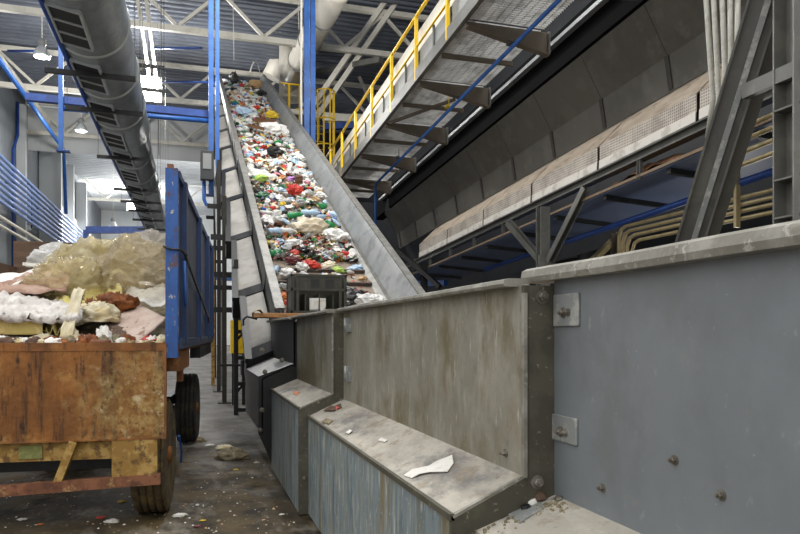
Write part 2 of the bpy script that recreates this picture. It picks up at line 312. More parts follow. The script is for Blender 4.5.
ORG = {}   # root name -> world origin (for parts written in world coordinates)
def tag(o, label=None, cat=None, group=None, kind=None):
    for k, v in (('label', label), ('category', cat), ('group', group), ('kind', kind)):
        if v: o[k] = v
    return o
def thing(name, label, cat, loc=(0, 0, 0), rz=0, group=None, kind=None, local=False):
    o = bpy.data.objects.new(name, None); COL.objects.link(o)
    o.location = loc; o.rotation_euler = (0, 0, rz); o.empty_display_size = .2
    ORG[o.name] = V((0, 0, 0)) if local else V(loc)
    return tag(o, label, cat, group, kind)
def part(name, mb, m, parent=None, label=None, bevel=0):
    """mesh object; points are in world coordinates unless the root is local"""
    org = V((0, 0, 0))
    if parent is not None: org = ORG[parent.name]
    o = bpy.data.objects.new(name, mb.mesh(name, org))
    for mm in (m if isinstance(m, (list, tuple)) else [m]): o.data.materials.append(M[mm] if isinstance(mm, str) else mm)
    COL.objects.link(o)
    if parent is not None: o.parent = parent; ORG[o.name] = org
    if label: o['label'] = label
    if bevel:
        b = o.modifiers.new('edge', 'BEVEL'); b.width = bevel; b.segments = 2; b.limit_method = 'ANGLE'
    return o
def single(name, mb, m, label, cat, loc=None, group=None, kind=None, bevel=0):
    """a thing that is one mesh, origin at loc"""
    loc = V(loc) if loc is not None else V((sum(p.x for p in mb.v) / len(mb.v), sum(p.y for p in mb.v) / len(mb.v), min(p.z for p in mb.v)))
    o = bpy.data.objects.new(name, mb.mesh(name, loc)); o.location = loc
    for mm in (m if isinstance(m, (list, tuple)) else [m]): o.data.materials.append(M[mm] if isinstance(mm, str) else mm)
    COL.objects.link(o)
    if bevel:
        b = o.modifiers.new('edge', 'BEVEL'); b.width = bevel; b.segments = 2; b.limit_method = 'ANGLE'
    ORG[o.name] = loc
    return tag(o, label, cat, group, kind)
def structure(name, mb, m, **k):
    o = single(name, mb, m, None, None, loc=(0, 0, 0)); o['kind'] = 'structure'; return o
def copy_tree(o, parent=None):
    c = o.copy(); COL.objects.link(c)
    if parent is not None: c.parent = parent
    for ch in list(o.children): copy_tree(ch, c)
    return c
def N3(p, s=1.0, seed=0.0):
    return noise.noise_vector(V(p) * s + V((seed, seed * 1.7, -seed)))

# ================================================================== SETTING
b = MB(); b.grid(lambda u, v: (-12 + 34 * u, -3 + 83 * v, 0), 1, 1)
structure('floor', b, 'floor')
# roof deck with ribs running across the hall
ROOF = EYE + 13.4
def deck(y0, y1, pitch, x0, x1, z):
    b = MB(); y = y0; prof = []
    while y < y1:
        prof += [(y, z), (y + pitch * .45, z), (y + pitch * .55, z - .09), (y + pitch * .9, z - .09)]; y += pitch
    n = len(prof)
    b.add([(x0, p[0], p[1]) for p in prof] + [(x1, p[0], p[1]) for p in prof], [(k, k + 1, n + k + 1, n + k) for k in range(n - 1)])
    return b
structure('ceiling', deck(10, 44.4, .42, -9.1, 13, ROOF), 'roof')
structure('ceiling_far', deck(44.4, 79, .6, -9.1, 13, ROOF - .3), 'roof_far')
b = MB(); b.aabb((-9.2, 26, 0), (-9.0, 79, ROOF)); structure('wall_left', b, 'wall_left')
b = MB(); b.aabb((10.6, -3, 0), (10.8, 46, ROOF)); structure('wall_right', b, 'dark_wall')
b = MB(); b.aabb((-9.0, 79, 0), (10.8, 79.2, ROOF)); structure('wall_far', b, 'fascia')
b = MB(); b.aabb((3.7, 24, 0), (10.6, 24.2, 6.0)); structure('wall_rear', b, 'dark_wall')  # dark backdrop added where the space below the walkway lies in shade
# hanging white panel wall above the far part of the hall
b = MB(); x = -9.0
while x < 2.6:
    b.aabb((x, 44.5, EYE + 10.6), (x + .56, 44.6, ROOF - .05)); b.aabb((x + .56, 44.52, EYE + 10.6), (x + .6, 44.58, ROOF - .05)); x += .6
structure('wall_upper', b, 'fascia')
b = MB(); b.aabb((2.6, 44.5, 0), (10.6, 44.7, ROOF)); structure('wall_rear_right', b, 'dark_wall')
# windows; the white ones are glow panels added to brighten the far hall
def window_or_glow(name, a, c, m, frame='white_steel', axis='x'):
    o = MB(); o.aabb(a, c); w = structure(name, o, m)
    f = MB()
    (ax, ay, az), (cx, cy, cz) = a, c
    if axis == 'y':
        for z in (az, cz): f.aabb((ax - .03, ay, z - .06), (cx + .03, cy, z + .06))
        k = 4
        for i in range(k + 1):
            y = ay + (cy - ay) * i / k; f.aabb((ax - .03, y - .05, az), (cx + .03, y + .05, cz))
    else:
        for z in (az, cz): f.aabb((ax, ay - .03, z - .06), (cx, cy + .03, z + .06))
        for i in range(5):
            x = ax + (cx - ax) * i / 4; f.aabb((x - .05, ay - .03, az), (x + .05, cy + .03, cz))
    p = part('window_frame', f, frame, None); p.parent = w
window_or_glow('window_1', (-6, 78.8, 2), (2.5, 78.95, 10), 'glow')
for i, y in enumerate((50, 56.5, 63, 70)):
    window_or_glow('window_%d' % (i + 2), (-8.98, y, 4.5), (-8.9, y + 5.5, 10.5), 'glow', axis='y')
for i, (p0, p1) in enumerate((((552, 247), (574, 255)), ((746, 236), (790, 245)))):
    a, c = at_x(*p0, 10.5), at_x(*p1, 10.5)
    window_or_glow('window_%d' % (i + 6), (10.5, min(a.y, c.y), min(a.z, c.z)), (10.58, max(a.y, c.y), max(a.z, c.z)), 'glow_blue', 'grey_beam', 'y')
# columns on the left wall
for i, (y, w_) in enumerate(((35.7, .5), (41.7, .45), (47.6, 1.25), (55.5, .8), (62, .8))):
    b = MB(); b.aabb((-8.98, y, 0), (-8.98 + w_, y + .35, ROOF - 1.0)); b.aabb((-9.0, y + .35, 0), (-8.98 + w_ * .8, y + .8, ROOF - 1.0))
    structure('column_%d' % (i + 1), b, 'column')
# dark pipes on left wall between the columns
names = ['nearest the gate', 'second from the gate', 'third from the gate']
# roof trusses
def truss(y, label, x0=-8.9, x1=10.4, hb=11.4, ht=13.1):
    t = thing('roof_truss', label, 'roof truss', (0, y, EYE + hb), group='white roof trusses across the hall')
    zb, zt = EYE + hb, EYE + ht
    part('bottom_chord', MB().beam((x0, y, zb), (x1, y, zb), .2, .22), 'white_steel', t)
    part('top_chord', MB().beam((x0, y, zt), (x1, y, zt), .2, .2), 'white_steel', t)
    k = -.45 - 3.2 * 2
    while k < x1 - .2:
        for sgn in (-1, 1):
            xa, xb = k, k + sgn * 1.6
            if x0 <= xb <= x1 and xa >= x0: part('diagonal', MB().beam((xa, y, zb + .1), (xb, y, zt - .1), .11, .12), 'white_steel', t)
        k += 3.2
truss(27.2, 'white lattice roof truss nearest the camera, above the duct')
truss(35.6, 'white lattice roof truss second from camera, behind the conveyor head')
truss(43.6, 'white lattice roof truss against the hanging white panel wall', x1=2.5)
truss(63.7, 'white lattice roof truss furthest down the hall, over the trailer heap', x1=2.5)
# longitudinal bracing along the roof
def brace(name, a, c, w, label, m='white_steel', double=None, cat='roof brace'):
    b = MB().beam(a, c, w, w)
    if double: b.beam(V(a) + V(double), V(c) + V(double), w, w)
    return single(name, b, m, label, cat)
brace('roof_brace', at_d(392, -8, 28), at_d(306, 116, 28), .2, 'white double strut slanting down behind the blue post pair', double=(.45, .1, 0))
brace('roof_brace', at_d(333, 20, 36), at_d(372, 105, 36), .16, 'thin white strut slanting behind the yellow ladder cage')
brace('roof_brace', at_d(137, -6, 24), at_d(150, 80, 30), .12, 'thin white strut beside the duct above the bright floodlight', double=(.28, 0, 0))
brace('roof_brace', at_d(-10, 45, 30), at_d(48, 122, 38), .22, 'white eaves strut slanting along the left wall')
brace('roof_brace', at_d(318, 72, 30), at_d(381, 60, 27), .22, 'grey horizontal pipe behind the yellow handrail', 'grey_beam', cat='pipe')
brace('roof_brace', at_d(323, 118, 34), at_d(385, 119, 34), .34, 'pale beam level behind the yellow ladder cage')
brace('roof_brace', at_d(323, 127, 33.6), at_d(385, 124, 33.6), .3, 'blue beam level behind the yellow ladder cage', 'blue_dark')
for o_ in [o for o in bpy.data.objects if o.name.startswith('roof_brace')]:
    if 'pipe' in o_['label']: o_.name = 'horizontal_pipe'

# ================================================================== ROOF SERVICES
# --- big round duct
t = thing('ventilation_duct', 'large round galvanised ventilation duct running down the hall under the roof', 'duct', (-1.55, 9, EYE + 4.5))
DX, DZ = -1.55, EYE + 5.05
ys = [8 + 2.05 * i for i in range(18)]
def duct_r(y): return .6 if y < 18 else .53 if y < 26 else .47
prof = []
for i, y in enumerate(ys):
    r = duct_r(y)
    prof.append((r, y))
    if i + 1 < len(ys): prof.append((r, ys[i + 1] - .15))
b = MB(); b.lathe(prof, (DX, 0, DZ), (0, 1, 0), 40); part('duct_body', b, 'duct', t)
for i, y in enumerate(ys):
    r = duct_r(y)
    part('seam_ring', MB().lathe([(r, y - .03), (r + .022, y - .02), (r + .022, y + .02), (r, y + .03)], (DX, 0, DZ), (0, 1, 0), 40, cap=False), 'duct_seam', t)
for i, y in enumerate(ys[:-1]):
    r = duct_r(y)
    ang = math.radians(-101)
    cx, cz = DX + r * math.cos(ang), DZ + r * math.sin(ang)
    rot = Matrix.Rotation(ang + math.pi / 2, 3, 'Y').inverted()
    f = MB(); ln, wd = 1.3, .44
    nrm = V((math.cos(ang), 0, math.sin(ang))); tx = V((-math.sin(ang), 0, math.cos(ang)))
    c0 = V((cx, y + 1.0, cz)) + nrm * .0
    for k in range(4):
        f.beam(c0 + V((0, -ln / 2 + k * ln / 3, 0)) - tx * wd / 2, c0 + V((0, -ln / 2 + k * ln / 3, 0)) + tx * wd / 2, .035, .06, nrm)
    for sgn in (-1, 1): f.beam(c0 + tx * sgn * wd / 2 + V((0, -ln / 2, 0)), c0 + tx * sgn * wd / 2 + V((0, ln / 2, 0)), .035, .06, nrm)
    vf = part('vent_frame', f, 'duct_seam', t)
    g = MB().beam(c0 + V((0, -ln / 2, 0)) , c0 + V((0, ln / 2, 0)), wd, .02, nrm)
    part('vent_opening', g, 'vent_dark', vf)
part('pipe_strip', MB().tube([(DX - .40, 8, DZ - .50), (DX - .40, 18, DZ - .50), (DX - .36, 26, DZ - .44), (DX - .32, 42, DZ - .38)], .04, 8), 'blue_dark', t, 'dark blue pipe strapped along the duct')
for i, y in enumerate((12.75, 14.75, 18.9, 23.0, 25.1, 27.2, 29.4, 32, 36)):
    r = duct_r(y) + .03; y -= .25
    h = MB().beam((DX - r - .14, y + .25, DZ - r - .03), (DX + r + .02, y + .25, DZ - r - .03), .07, .08)
    hb = part('hanger_bar', h, 'black', t)
    rods = MB()
    for sgn in (-1, 1): rods.tube([(DX + sgn * (r + .06) - .05, y + .25, DZ - r), (DX + sgn * (r + .06) - .05, y + .25, ROOF - .1)], .006, 5)
    part('hanger_rod', rods, 'hall_grey', hb)
for (px, py, L, lab) in ((148, 66, 1.0, 'upper'), (152, 90, .9, 'lower')):
    p = at_d(px, py, 22)
    single('hanger_bar', MB().beam(p - V((L / 2, 0, 0)), p + V((L / 2, 0, 0)), .08, .1).tube([p + V((L * .4, 0, 0)), (p.x + L * .4, p.y, ROOF - .1)], .008, 5).tube([p - V((L * .4, 0, 0)), (p.x - L * .4, p.y, ROOF - .1)], .008, 5), 'black', lab + ' short black hanger bar right of the duct by the floodlight', 'hanger bar')
# --- bell lamps
def bell_lamp(px, py, d, top, label):
    p = at_d(px, py, d)
    t = thing('bell_lamp', label, 'lamp', (p.x, p.y, p.z - .3), group='glass bell lamps along the left aisle')
    part('lamp_rod', MB().tube([(p.x, p.y, p.z + .25), (p.x, p.y, top - (.1 if p.y < 44 else .4))], .02, 6), 'white_steel', t)
    part('lamp_head', MB().lathe([(.06, .3), (.14, .25), (.16, .1), (.12, .03), (.1, 0)], p, n=16), 'hall_grey', t)
    part('lamp_shade', MB().lathe([(.12, .03), (.2, -.08), (.27, -.2), (.29, -.32), (.27, -.36), (.15, -.38)], p, n=20), 'lamp_glass', t)
bell_lamp(42, 47, 24.6, ROOF, 'glass bell lamp hanging nearest, at upper left below the first truss')
bell_lamp(81, 124, 34, ROOF, 'glass bell lamp hanging second, left of the duct')
bell_lamp(113, 222, 48, ROOF, 'small glass bell lamp hanging furthest, above the rubbish heap')
# --- lit floodlights
p = at_d(147, 88, 30)
t = thing('floodlight', 'blazing white twin floodlight hanging right of the duct', 'lamp', (p.x, p.y, p.z - .5))
part('lamp_case', MB().aabb((p.x - .55, p.y + .06, p.z - .55), (p.x + .6, p.y + .3, p.z + .55)), 'hall_grey', t)
for k in (-.28, .3):
    part('lamp_face', MB().aabb((p.x + k - .2, p.y, p.z - .45 + k * .3), (p.x + k + .2, p.y + .07, p.z + .4 + k * .3)), 'lamp_glow', t)
part('lamp_rod', MB().tube([(p.x, p.y + .2, p.z + .5), (p.x, p.y + .2, ROOF - .1)], .02, 6), 'white_steel', t)
p = at_d(133, 205, 62)
t = thing('floodlight', 'distant lit floodlight low beside the far end of the duct', 'lamp', (p.x, p.y, p.z - .6))
part('lamp_face', MB().aabb((p.x - .5, p.y, p.z - .5), (p.x + .5, p.y + .07, p.z + .5)), 'lamp_glow', t)
part('lamp_rod', MB().tube([(p.x, p.y + .05, p.z + .4), (p.x, p.y + .05, ROOF - .2)], .03, 6), 'white_steel', t)
# --- left wall conduits
for k in range(8):
    h = EYE + 7.42 - 1.9 * k / 7
    pts = [(-7.6, y, h) for y in (26, 76)]
    o = single('wall_conduit', MB().tube(pts, .075, 8), 'tube_blue', ['topmost', 'second from top', 'third from top', 'fourth from top', 'fourth from bottom', 'third from bottom', 'second from bottom', 'lowest'][k] + ' of the eight pale blue conduits along the left wall', 'conduit', group='pale blue conduits along the left wall')
for y in (39, 46.5, 54.5, 60):
    single('conduit_bracket', MB().beam((-7.7, y, EYE + 5.3), (-7.7, y, EYE + 7.6), .06, .05).beam((-8.98, y, EYE + 7.55), (-7.68, y, EYE + 7.55), .05, .05), 'black',
           {39: 'dark bracket carrying the wall conduits at the left picture edge', 46.5: 'dark bracket carrying the wall conduits in front of the wide pale column', 54.5: 'dark bracket carrying the wall conduits by the hanging pipe drop', 60: 'dark bracket carrying the wall conduits furthest down the hall'}[y], 'bracket', group='brackets under the wall conduits')
b = MB()
b.tube([(-6.95, 24, EYE + 10.36), at_x(64, 150, -6.95), at_x(66, 214, -6.95)], .1, 10)
single('blue_pipe', b, 'blue', 'bright blue pipe running along the left wall then dropping beside the pale column', 'pipe')
for k, (h, lab) in enumerate(((4.6, 'upper'), (4.25, 'lower'))):
    single('guard_pipe', MB().tube([(-7.2, 24, EYE + h), (-7.2, 66, EYE + h)], .07, 8), 'white_steel', lab + ' white pipe of the pair below the blue conduits', 'pipe', group='white pipes below the conduits')
for (px, lab) in ((12, 'thin dark blue drop pipe on the left wall near the frame edge'),):
    p = at_x(px, 100, -8.9); single('drop_pipe', MB().tube([(-8.85, p.y, 0), (-8.85, p.y, EYE + 9.6), (-8.85, p.y + 1.0, EYE + 10.6), (-8.85, p.y + 1.0, ROOF - 1)], .08, 8), 'blue_dark', lab, 'pipe')
# --- blue portal
Y0 = 18.0
def portal_post(px, label, r=.1, top=36, pair=False, y=Y0, grp=None, bottom=0.0):
    p = at_y(px, top, y)
    t = thing('blue_post', label, 'post', (p.x, y, bottom), group=grp)
    part('post_tube', MB().beam((p.x, y, bottom), (p.x, y, p.z), r * 2, r * 2, (0, 1, 0)), 'blue', t)
    if pair: part('post_tube', MB().beam((p.x + r * 2.6, y, bottom), (p.x + r * 2.6, y, p.z), r * 1.6, r * 2, (0, 1, 0)), 'blue', t)
    part('foot_plate', MB().aabb((p.x - r * 2, y - r * 2, bottom), (p.x + r * 4, y + r * 2, bottom + .03)), 'blue_dark', t)
    return p
pl = portal_post(61, 'slim bright blue post hanging left of the duct', .05, 36, bottom=at_y(61, 152, Y0).z)
pr = portal_post(211, 'tall bright blue twin post left of the inclined conveyor', .06, -25, True, bottom=at_y(211, 196, Y0).z)
a, c = at_y(26, 97, Y0 + .2), at_y(212, 115, Y0 + .2)
t = thing('blue_beam', 'thick blue level beam crossing behind the duct', 'beam', (a.x, a.y, a.z))
part('beam_tube', MB().beam(a, c, .16, .17), 'blue_dark', t)
a2 = V((pl.x, Y0 + .05, a.z - .24)); part('beam_tube', MB().tube([a2, (pr.x, Y0 + .05, a.z - .24)], .06, 8), 'blue', t)
a, c = at_y(86, 230, 40), at_y(147, 230, 40)
single('blue_beam', MB().beam(a, c, .3, .36).beam(a, (a.x, a.y, a.z - 1.4), .25, .25), 'blue_dark', 'small blue level beam far down the hall above the heap', 'beam')
for (px, py, wpx, d, lab) in ((8, 51, 40, 27, 'thin dark blue pipe crossing the roof left of the duct'), (150, 48, 52, 27.5, 'thin dark blue pipe crossing the roof right of the duct'), (160, 82, 60, 33, 'lower thin blue pipe crossing the roof right of the floodlight')):
    single('sprinkler_pipe', MB().tube([at_d(px, py, d), at_d(px + wpx, py, d * .985)], .05, 6), 'blue_dark', lab, 'pipe')
# --- white ducts, upper centre
t = thing('white_duct', 'fat white pipe descending from the roof beside the blue twin post', 'duct', at_d(300, 70, 31))
a, c = at_d(338, -12, 22.5), at_d(290, 78, 31)
part('duct_body', MB().tube([a, a.lerp(c, .5), c], .46, 24), 'white_pipe', t)
dr = (c - a).normalized()
part('end_cone', MB().tube([c, c + dr * .5 + V((0, 0, -.15)), c + dr * .8 + V((0.1, 0, -.5))], [.46, .38, .16], 24), 'white_pipe', t)
for k in (.25, .5, .75):
    p = a.lerp(c, k); part('seam_ring', MB().tube([p - dr * .04, p + dr * .04], .49, 24), 'hall_grey', t)
t = thing('white_duct', 'upright white cylinder standing behind the conveyor head', 'duct', at_d(280, 88, 33))
p = at_d(291, 42, 32); q = at_d(291, 100, 32)
part('duct_body', MB().tube([q, p], .55, 24), 'white_pipe', t)
part('duct_cap', MB().tube([p, p + V((0, 0, .2)), p + V((0, 0, .3))], [.57, .5, .2], 24), 'white_pipe', t)
a, c = at_d(288, 45, 34), at_d(272, 78, 34)
single('white_duct', MB().tube([a, c], .5, 20), 'white_pipe', 'shorter slanting beige pipe left of the upright white cylinder', 'duct')
# --- blue twin post right of conveyor
p = at_d(306.5, -20, 22)
t = thing('blue_post', 'blue twin post rising behind the right side board', 'post', (p.x, p.y, 0))
part('post_tube', MB().beam((p.x, p.y, 0), (p.x, p.y, p.z), .16, .2, (0, 1, 0)), 'blue', t)
part('post_tube', MB().beam((p.x + .2, p.y + .02, 0), (p.x + .2, p.y + .02, p.z), .15, .2, (0, 1, 0)), 'blue', t)
part('cable_tray', MB().beam((p.x - .15, p.y + .12, 3), (p.x - .15, p.y + .12, p.z), .05, .1, (0, 1, 0)), 'white_steel', t)
# --- yellow ladder cage
p = at_d(325, 160, 28)
t = thing('ladder_cage', 'yellow caged ladder standing between blue post and walkway', 'ladder', (p.x, p.y, p.z))
zt = at_d(325, 92, 28).z; z0 = p.z - .8; r = .36
for sgn in (-1, 1): part('ladder_rail', MB().beam((p.x + sgn * .2 - .2, p.y + .25, z0), (p.x + sgn * .2 - .2, p.y + .25, zt), .05, .05, (0, 1, 0)), 'yellow', t)
z = z0
while z < zt:
    part('ladder_rung', MB().tube([(p.x - .4, p.y + .25, z), (p.x, p.y + .25, z)], .018, 6), 'yellow', t); z += .32
for z in (z0 + .4, z0 + 1.35, z0 + 2.4, zt - .02):
    part('cage_hoop', MB().tube([(p.x + r * math.cos(a) , p.y - .1 + r * math.sin(a), z) for a in [math.radians(60 - 300 * k / 18) for k in range(19)]], .028, 6), 'yellow', t)
for a in (200, 250, 290, 340, 20):
    a = math.radians(a); part('cage_bar', MB().beam((p.x + r * math.cos(a), p.y - .1 + r * math.sin(a), z0 + .3), (p.x + r * math.cos(a), p.y - .1 + r * math.sin(a), zt), .05, .02, (0, 1, 0)), 'yellow', t)
p = at_d(289, 84, 30)
t = thing('platform_railing', 'small yellow platform railing behind the top of the right side board', 'railing', (p.x, p.y, p.z - 1.2))
part('top_rail', MB().beam(p - V((.35, 0, 0)), p + V((.45, 0, 0)), .06, .06), 'yellow', t)
part('post', MB().beam(p, p - V((0, 0, 1.2)), .09, .09), 'yellow', t)
part('post', MB().beam(p + V((.45, 0, 0)), p + V((.45, 0, -2.2)), .05, .05), 'yellow', t)
part('mid_rail', MB().beam(p + V((.3, 0, -1.05)), p + V((1.3, 0, -1.05)), .04, .04), 'yellow', t)
part('post', MB().beam(p + V((1.05, 0, -.9)), p + V((1.05, 0, -2.3)), .12, .06), 'yellow', t)
part('post', MB().beam(p + V((1.3, 0, -.9)), p + V((1.3, 0, -2.3)), .12, .06), 'yellow', t)
p = at_d(325, 46, 28)
single('tube_lamp', MB().tube([p - V((.2, 0, 0)), p + V((1.5, 0, -.2))], .07, 8), 'white_steel', 'unlit white tube lamp hanging behind the blue twin post', 'lamp')
for (px, y0, y1, d, lab) in ((158, 98, 155, 28, 'thin black cable dangling right of the floodlight'), (233, -5, 60, 25, 'thin grey rope hanging above the conveyor head'), (298, -5, 30, 25, 'thin pale rope beside the blue twin post')):
    single('hanging_cable', MB().tube([at_d(px, y0, d), at_d(px + .5, (y0 + y1) / 2, d), at_d(px + 1, y1, d)], .014, 5), 'black' if 'black' in lab else 'white_steel', lab, 'cable')

# ================================================================== LOADING TROUGH (foreground)
# (near y, far y, wall x, wall foot z, ledge lip x, ledge lip z, rim z)
BAYS = [(-1.6, 2.10, 1.19, .767, .90, .67, EYE + .205),
        (2.10, 4.97, 1.08, .835, .82, .718, EYE + .165),
        (4.97, 6.75, 1.00, .872, .755, .774, EYE + .15)]
t = thing('loading_trough', 'grey steel loading trough of the waste conveyor, running along the right foreground', 'conveyor trough', (1.2, 3, 0))
wallm = ['wall_blue', 'wall_olive', 'wall_olive']
def wavy_rim(x, y0, y1, z0, z1, seed):
    hs = 1 if seed == 0 else .55
    prof = [(a_, .022 - (.022 - b_) * hs) for a_, b_ in ((-.05, -.03), (-.055, -.012), (-.05, .012), (-.03, .022), (.03, .022), (.045, .01), (.045, -.03))]
    n = max(6, int((y1 - y0) / .12)); vs = []
    for i in range(n + 1):
        y = y0 + (y1 - y0) * i / n; w = noise.noise(V((y * 1.3, seed, 0))) * .012; zz = z0 + (z1 - z0) * i / n + noise.noise(V((y * 1.1, seed + 9, 3))) * .008
        vs += [(x + px + w, y, zz + pz) for px, pz in prof]
    k = len(prof)
    fs = [(i * k + j, (i + 1) * k + j, (i + 1) * k + (j + 1) % k, i * k + (j + 1) % k) for i in range(n) for j in range(k)]
    fs += [tuple(range(k)), tuple(n * k + j for j in range(k))[::-1]]
    return MB().add(vs, fs)
for i, (y0, y1, xw, zi, xo, zo, zr) in enumerate(BAYS):
    part('side_panel', MB().aabb((xw, y0, zi - .03), (xw + .014, y1, zr)), wallm[i], t, ['blue grey side panel with bolted plates', 'streaked olive grey side panel', 'small stained olive side panel'][i])
    b = MB().extrude([(xo, y0 + .02, zo), (xw, y0 + .02, zi), (xw, y0 + .02, zi - .012), (xo, y0 + .02, zo - .012)], (0, y1 - y0 - .02, 0))
    part('ledge_top', b, 'ledge', t)
    if i:
        part('ledge_front', MB().aabb((xo, y0 + .02, 0.012), (xo + .012, y1, zo - .004)), 'box_teal', t, 'scraped teal ledge front')
        part('lip_strip', MB().beam((xo - .004, y0, zo + .001), (xo - .004, y1, zo + .001), .018, .022), 'rib', t)
        # dark end frame closing the near end of the section
        poly = [(xw - .004, y0, zr - .004), (xw - .004, y0, zi), (xo - .006, y0, zo + .004), (xo - .006, y0, 0.01), (xo + .12, y0, 0.01), (xo + .12, y0, zo - .10), (xw + .125, y0, zi - .10), (xw + .125, y0, zr - .004)]
        part('end_frame', MB().extrude(poly, (0, .02, 0)), 'rib', t)
        part('frame_edge', MB().beam((xw - .004, y0 - .002, zi), (xw - .004, y0 - .002, zr - .03), .012, .02, (0, 1, 0)).beam((xw - .004, y0 + .006, zi + .002), (xo, y0 + .006, zo + .002), .016, .01, (1, 0, 0)), 'rail', t)
    else:
        part('ledge_front', MB().aabb((xo, y0, 0.012), (xo + .012, y1, zo - .004)), 'box_teal', t)
    part('top_rim', wavy_rim(xw, y0 + (.05 if i == 1 else 0), y1 + (.14 if i == 0 else 0), zr - (.012 if i == 0 else 0), zr, i * 5.), 'rail', t)
# dark far section next to the inclined conveyor
y0, y1, xw, zi, xo, zo, zr = 6.75, 8.75, .97, 1.02, .66, .88, EYE + .14
part('side_panel', MB().aabb((xw, y0, zi - .03), (xw + .014, y1, zr)), 'black', t, 'black far side panel')
part('ledge_top', MB().extrude([(xo, y0, zo), (xw, y0, zi), (xw, y0, zi - .012), (xo, y0, zo - .012)], (0, y1 - y0, 0)), 'hall_grey', t, 'grey far ledge top')
part('ledge_front', MB().aabb((xo, y0, .35), (xo + .012, y1, zo)), 'black', t)
part('end_frame', MB().extrude([(xw - .004, y0, zr - .03), (xw - .004, y0, zi), (xo - .03, y0, zo + .02), (xo - .03, y0, .35), (xo + .12, y0, 0.01), (xo + .12, y0, zo - .10), (xw + .1, y0, zi - .14), (xw + .1, y0, zr - .03)], (0, .02, 0)), 'black', t)
part('top_rim', wavy_rim(xw, y0, y1, zr, zr, 31.), 'rail', t)
# trough floor belt and far wall (hidden behind the rim from here)
part('far_panel', MB().aabb((3.2, -1.6, .5), (3.22, 8.8, 1.44)), 'wall_olive', t)
part('trough_belt', MB().aabb((1.3, -1.6, .78), (3.2, 9.0, .82)), 'belt', t)
# hinges, plates, bolts
def hexbolt(mb, p, ax, r, h):
    ax = V(ax); mb.lathe([(r * 1.5, 0), (r * 1.5, h * .25)], p, ax, 14, False); mb.lathe([(r, h * .2), (r, h), (r * .8, h * 1.1)], p, ax, 6, False); mb.lathe([(r * .5, h), (r * .5, h * 1.7)], p, ax, 8, False)
for (px0, py0, px1, py1) in ((554, 295, 579, 326), (551, 413, 577, 446)):
    a, c = at_x(px0, py0, 1.185), at_x(px1, py1, 1.185)
    pb = part('bolt_plate', MB().aabb((1.181, c.y, c.z), (1.19, a.y, a.z)), 'plate', t, 'pale square bolt plate', bevel=.003)
    m = at_x((px0 + px1) / 2 - 3, (py0 + py1) / 2 + 2, 1.181)
    b = MB(); hexbolt(b, m, (-1, 0, 0), .012, .014); hexbolt(b, m + V((0, -.03, 0)), (-1, 0, 0), .009, .012); part('bolt', b, 'bolt', pb)
for (px, py) in ((603, 488), (675, 460), (722, 495)):
    b = MB(); hexbolt(b, at_x(px, py, 1.19), (-1, 0, 0), .009, .012); part('bolt', b, 'bolt', t)
b = MB(); hexbolt(b, at_x(506, 453, 1.08), (-1, 0, 0), .01, .015); part('bolt', b, 'bolt', t)
for (px, py) in ((542, 297), (537, 482)):
    b = MB(); hexbolt(b, at_y(px, py, 2.10), (0, -1, 0), .016, .016); part('bolt', b, 'bolt', t)
for (px, py) in ((341, 400), (318, 440), (541, 520), (304, 478)):
    b = MB(); hexbolt(b, at_y(px, py, 4.97 if px < 400 else 2.10), (0, -1, 0), .01, .01); part('bolt', b, 'bolt', t)
for (py0, py1) in ((318, 332), (366, 382)):
    a, c = at_x(346.5, py0, 1.07), at_x(350, py1, 1.07)
    h = part('hinge', MB().aabb((1.065, c.y, c.z), (1.08, a.y, a.z)).lathe([(.014, c.z), (.014, a.z)], (1.065, (a.y + c.y) / 2 + .06, 0), (0, 0, 1), 10), 'plate', t)
for (px, py) in ((262, 350), (265, 372), (282, 360), (262, 410), (260, 430)):
    b = MB(); hexbolt(b, at_y(px, py, 6.75), (0, -1, 0), .016, .014); part('bolt', b, 'bolt', t)

# scraps lying on the ledges and floor
def ledge_pt(px, py, k=1):
    y0, y1, xw, zi, xo, zo, zr = BAYS[k]
    n = V((-(zi - zo), 0, (xw - xo))).normalized(); p0 = V((xo, y0, zo)); r = ray(px, py)
    return CAM + r * ((p0 - CAM).dot(n) / r.dot(n)), n
def scrap_on(px_list, m, label, k=1, name='paper_scrap', cat='paper', lift=.004, th=.003, crumple=.012):
    """torn flat scrap whose outline rests on the ledge"""
    n = ledge_pt(*px_list[0], k)[1]
    P = [ledge_pt(x, y, k)[0] + n * (lift + (abs(noise.noise(V((x * .31, y * .27, 1)))) * crumple)) for x, y in px_list]
    c = sum(P, V((0, 0, 0))) / len(P) + n * crumple * .6
    b = MB(); N_ = len(P)
    vs = P + [c] + [p - n * th for p in P] + [c - n * th]
    fs = [(i, (i + 1) % N_, N_) for i in range(N_)] + [((i + 1) % N_ + N_ + 1, i + N_ + 1, 2 * N_ + 1) for i in range(N_)] + [((i + 1) % N_, i, i + N_ + 1, (i + 1) % N_ + N_ + 1) for i in range(N_)]
    b.add(vs, fs); return single(name, b, m, label, cat)
scrap_on([(404, 476), (413, 470), (430, 468), (437, 462), (453, 457), (454, 464), (448, 473), (430, 474), (420, 476), (412, 479)][::-1], 'paper', 'torn white paper scrap lying on the teal ledge')
scrap_on([(378, 441), (382, 438), (388, 441), (385, 443)][::-1], 'paper', 'small square white scrap lying in the middle of the ledge')
scrap_on([(346, 433), (350, 430), (353, 432), (349, 435)][::-1], 'paper', 'tiny pale scrap on the ledge near its left lip')
scrap_on([(324, 412), (331, 406), (337, 409), (341, 404), (342, 408), (334, 412)][::-1], 'wood_dark', 'brown chip of rubbish at the far end of the teal ledge', name='rubbish_chip', cat='rubbish', crumple=.02)
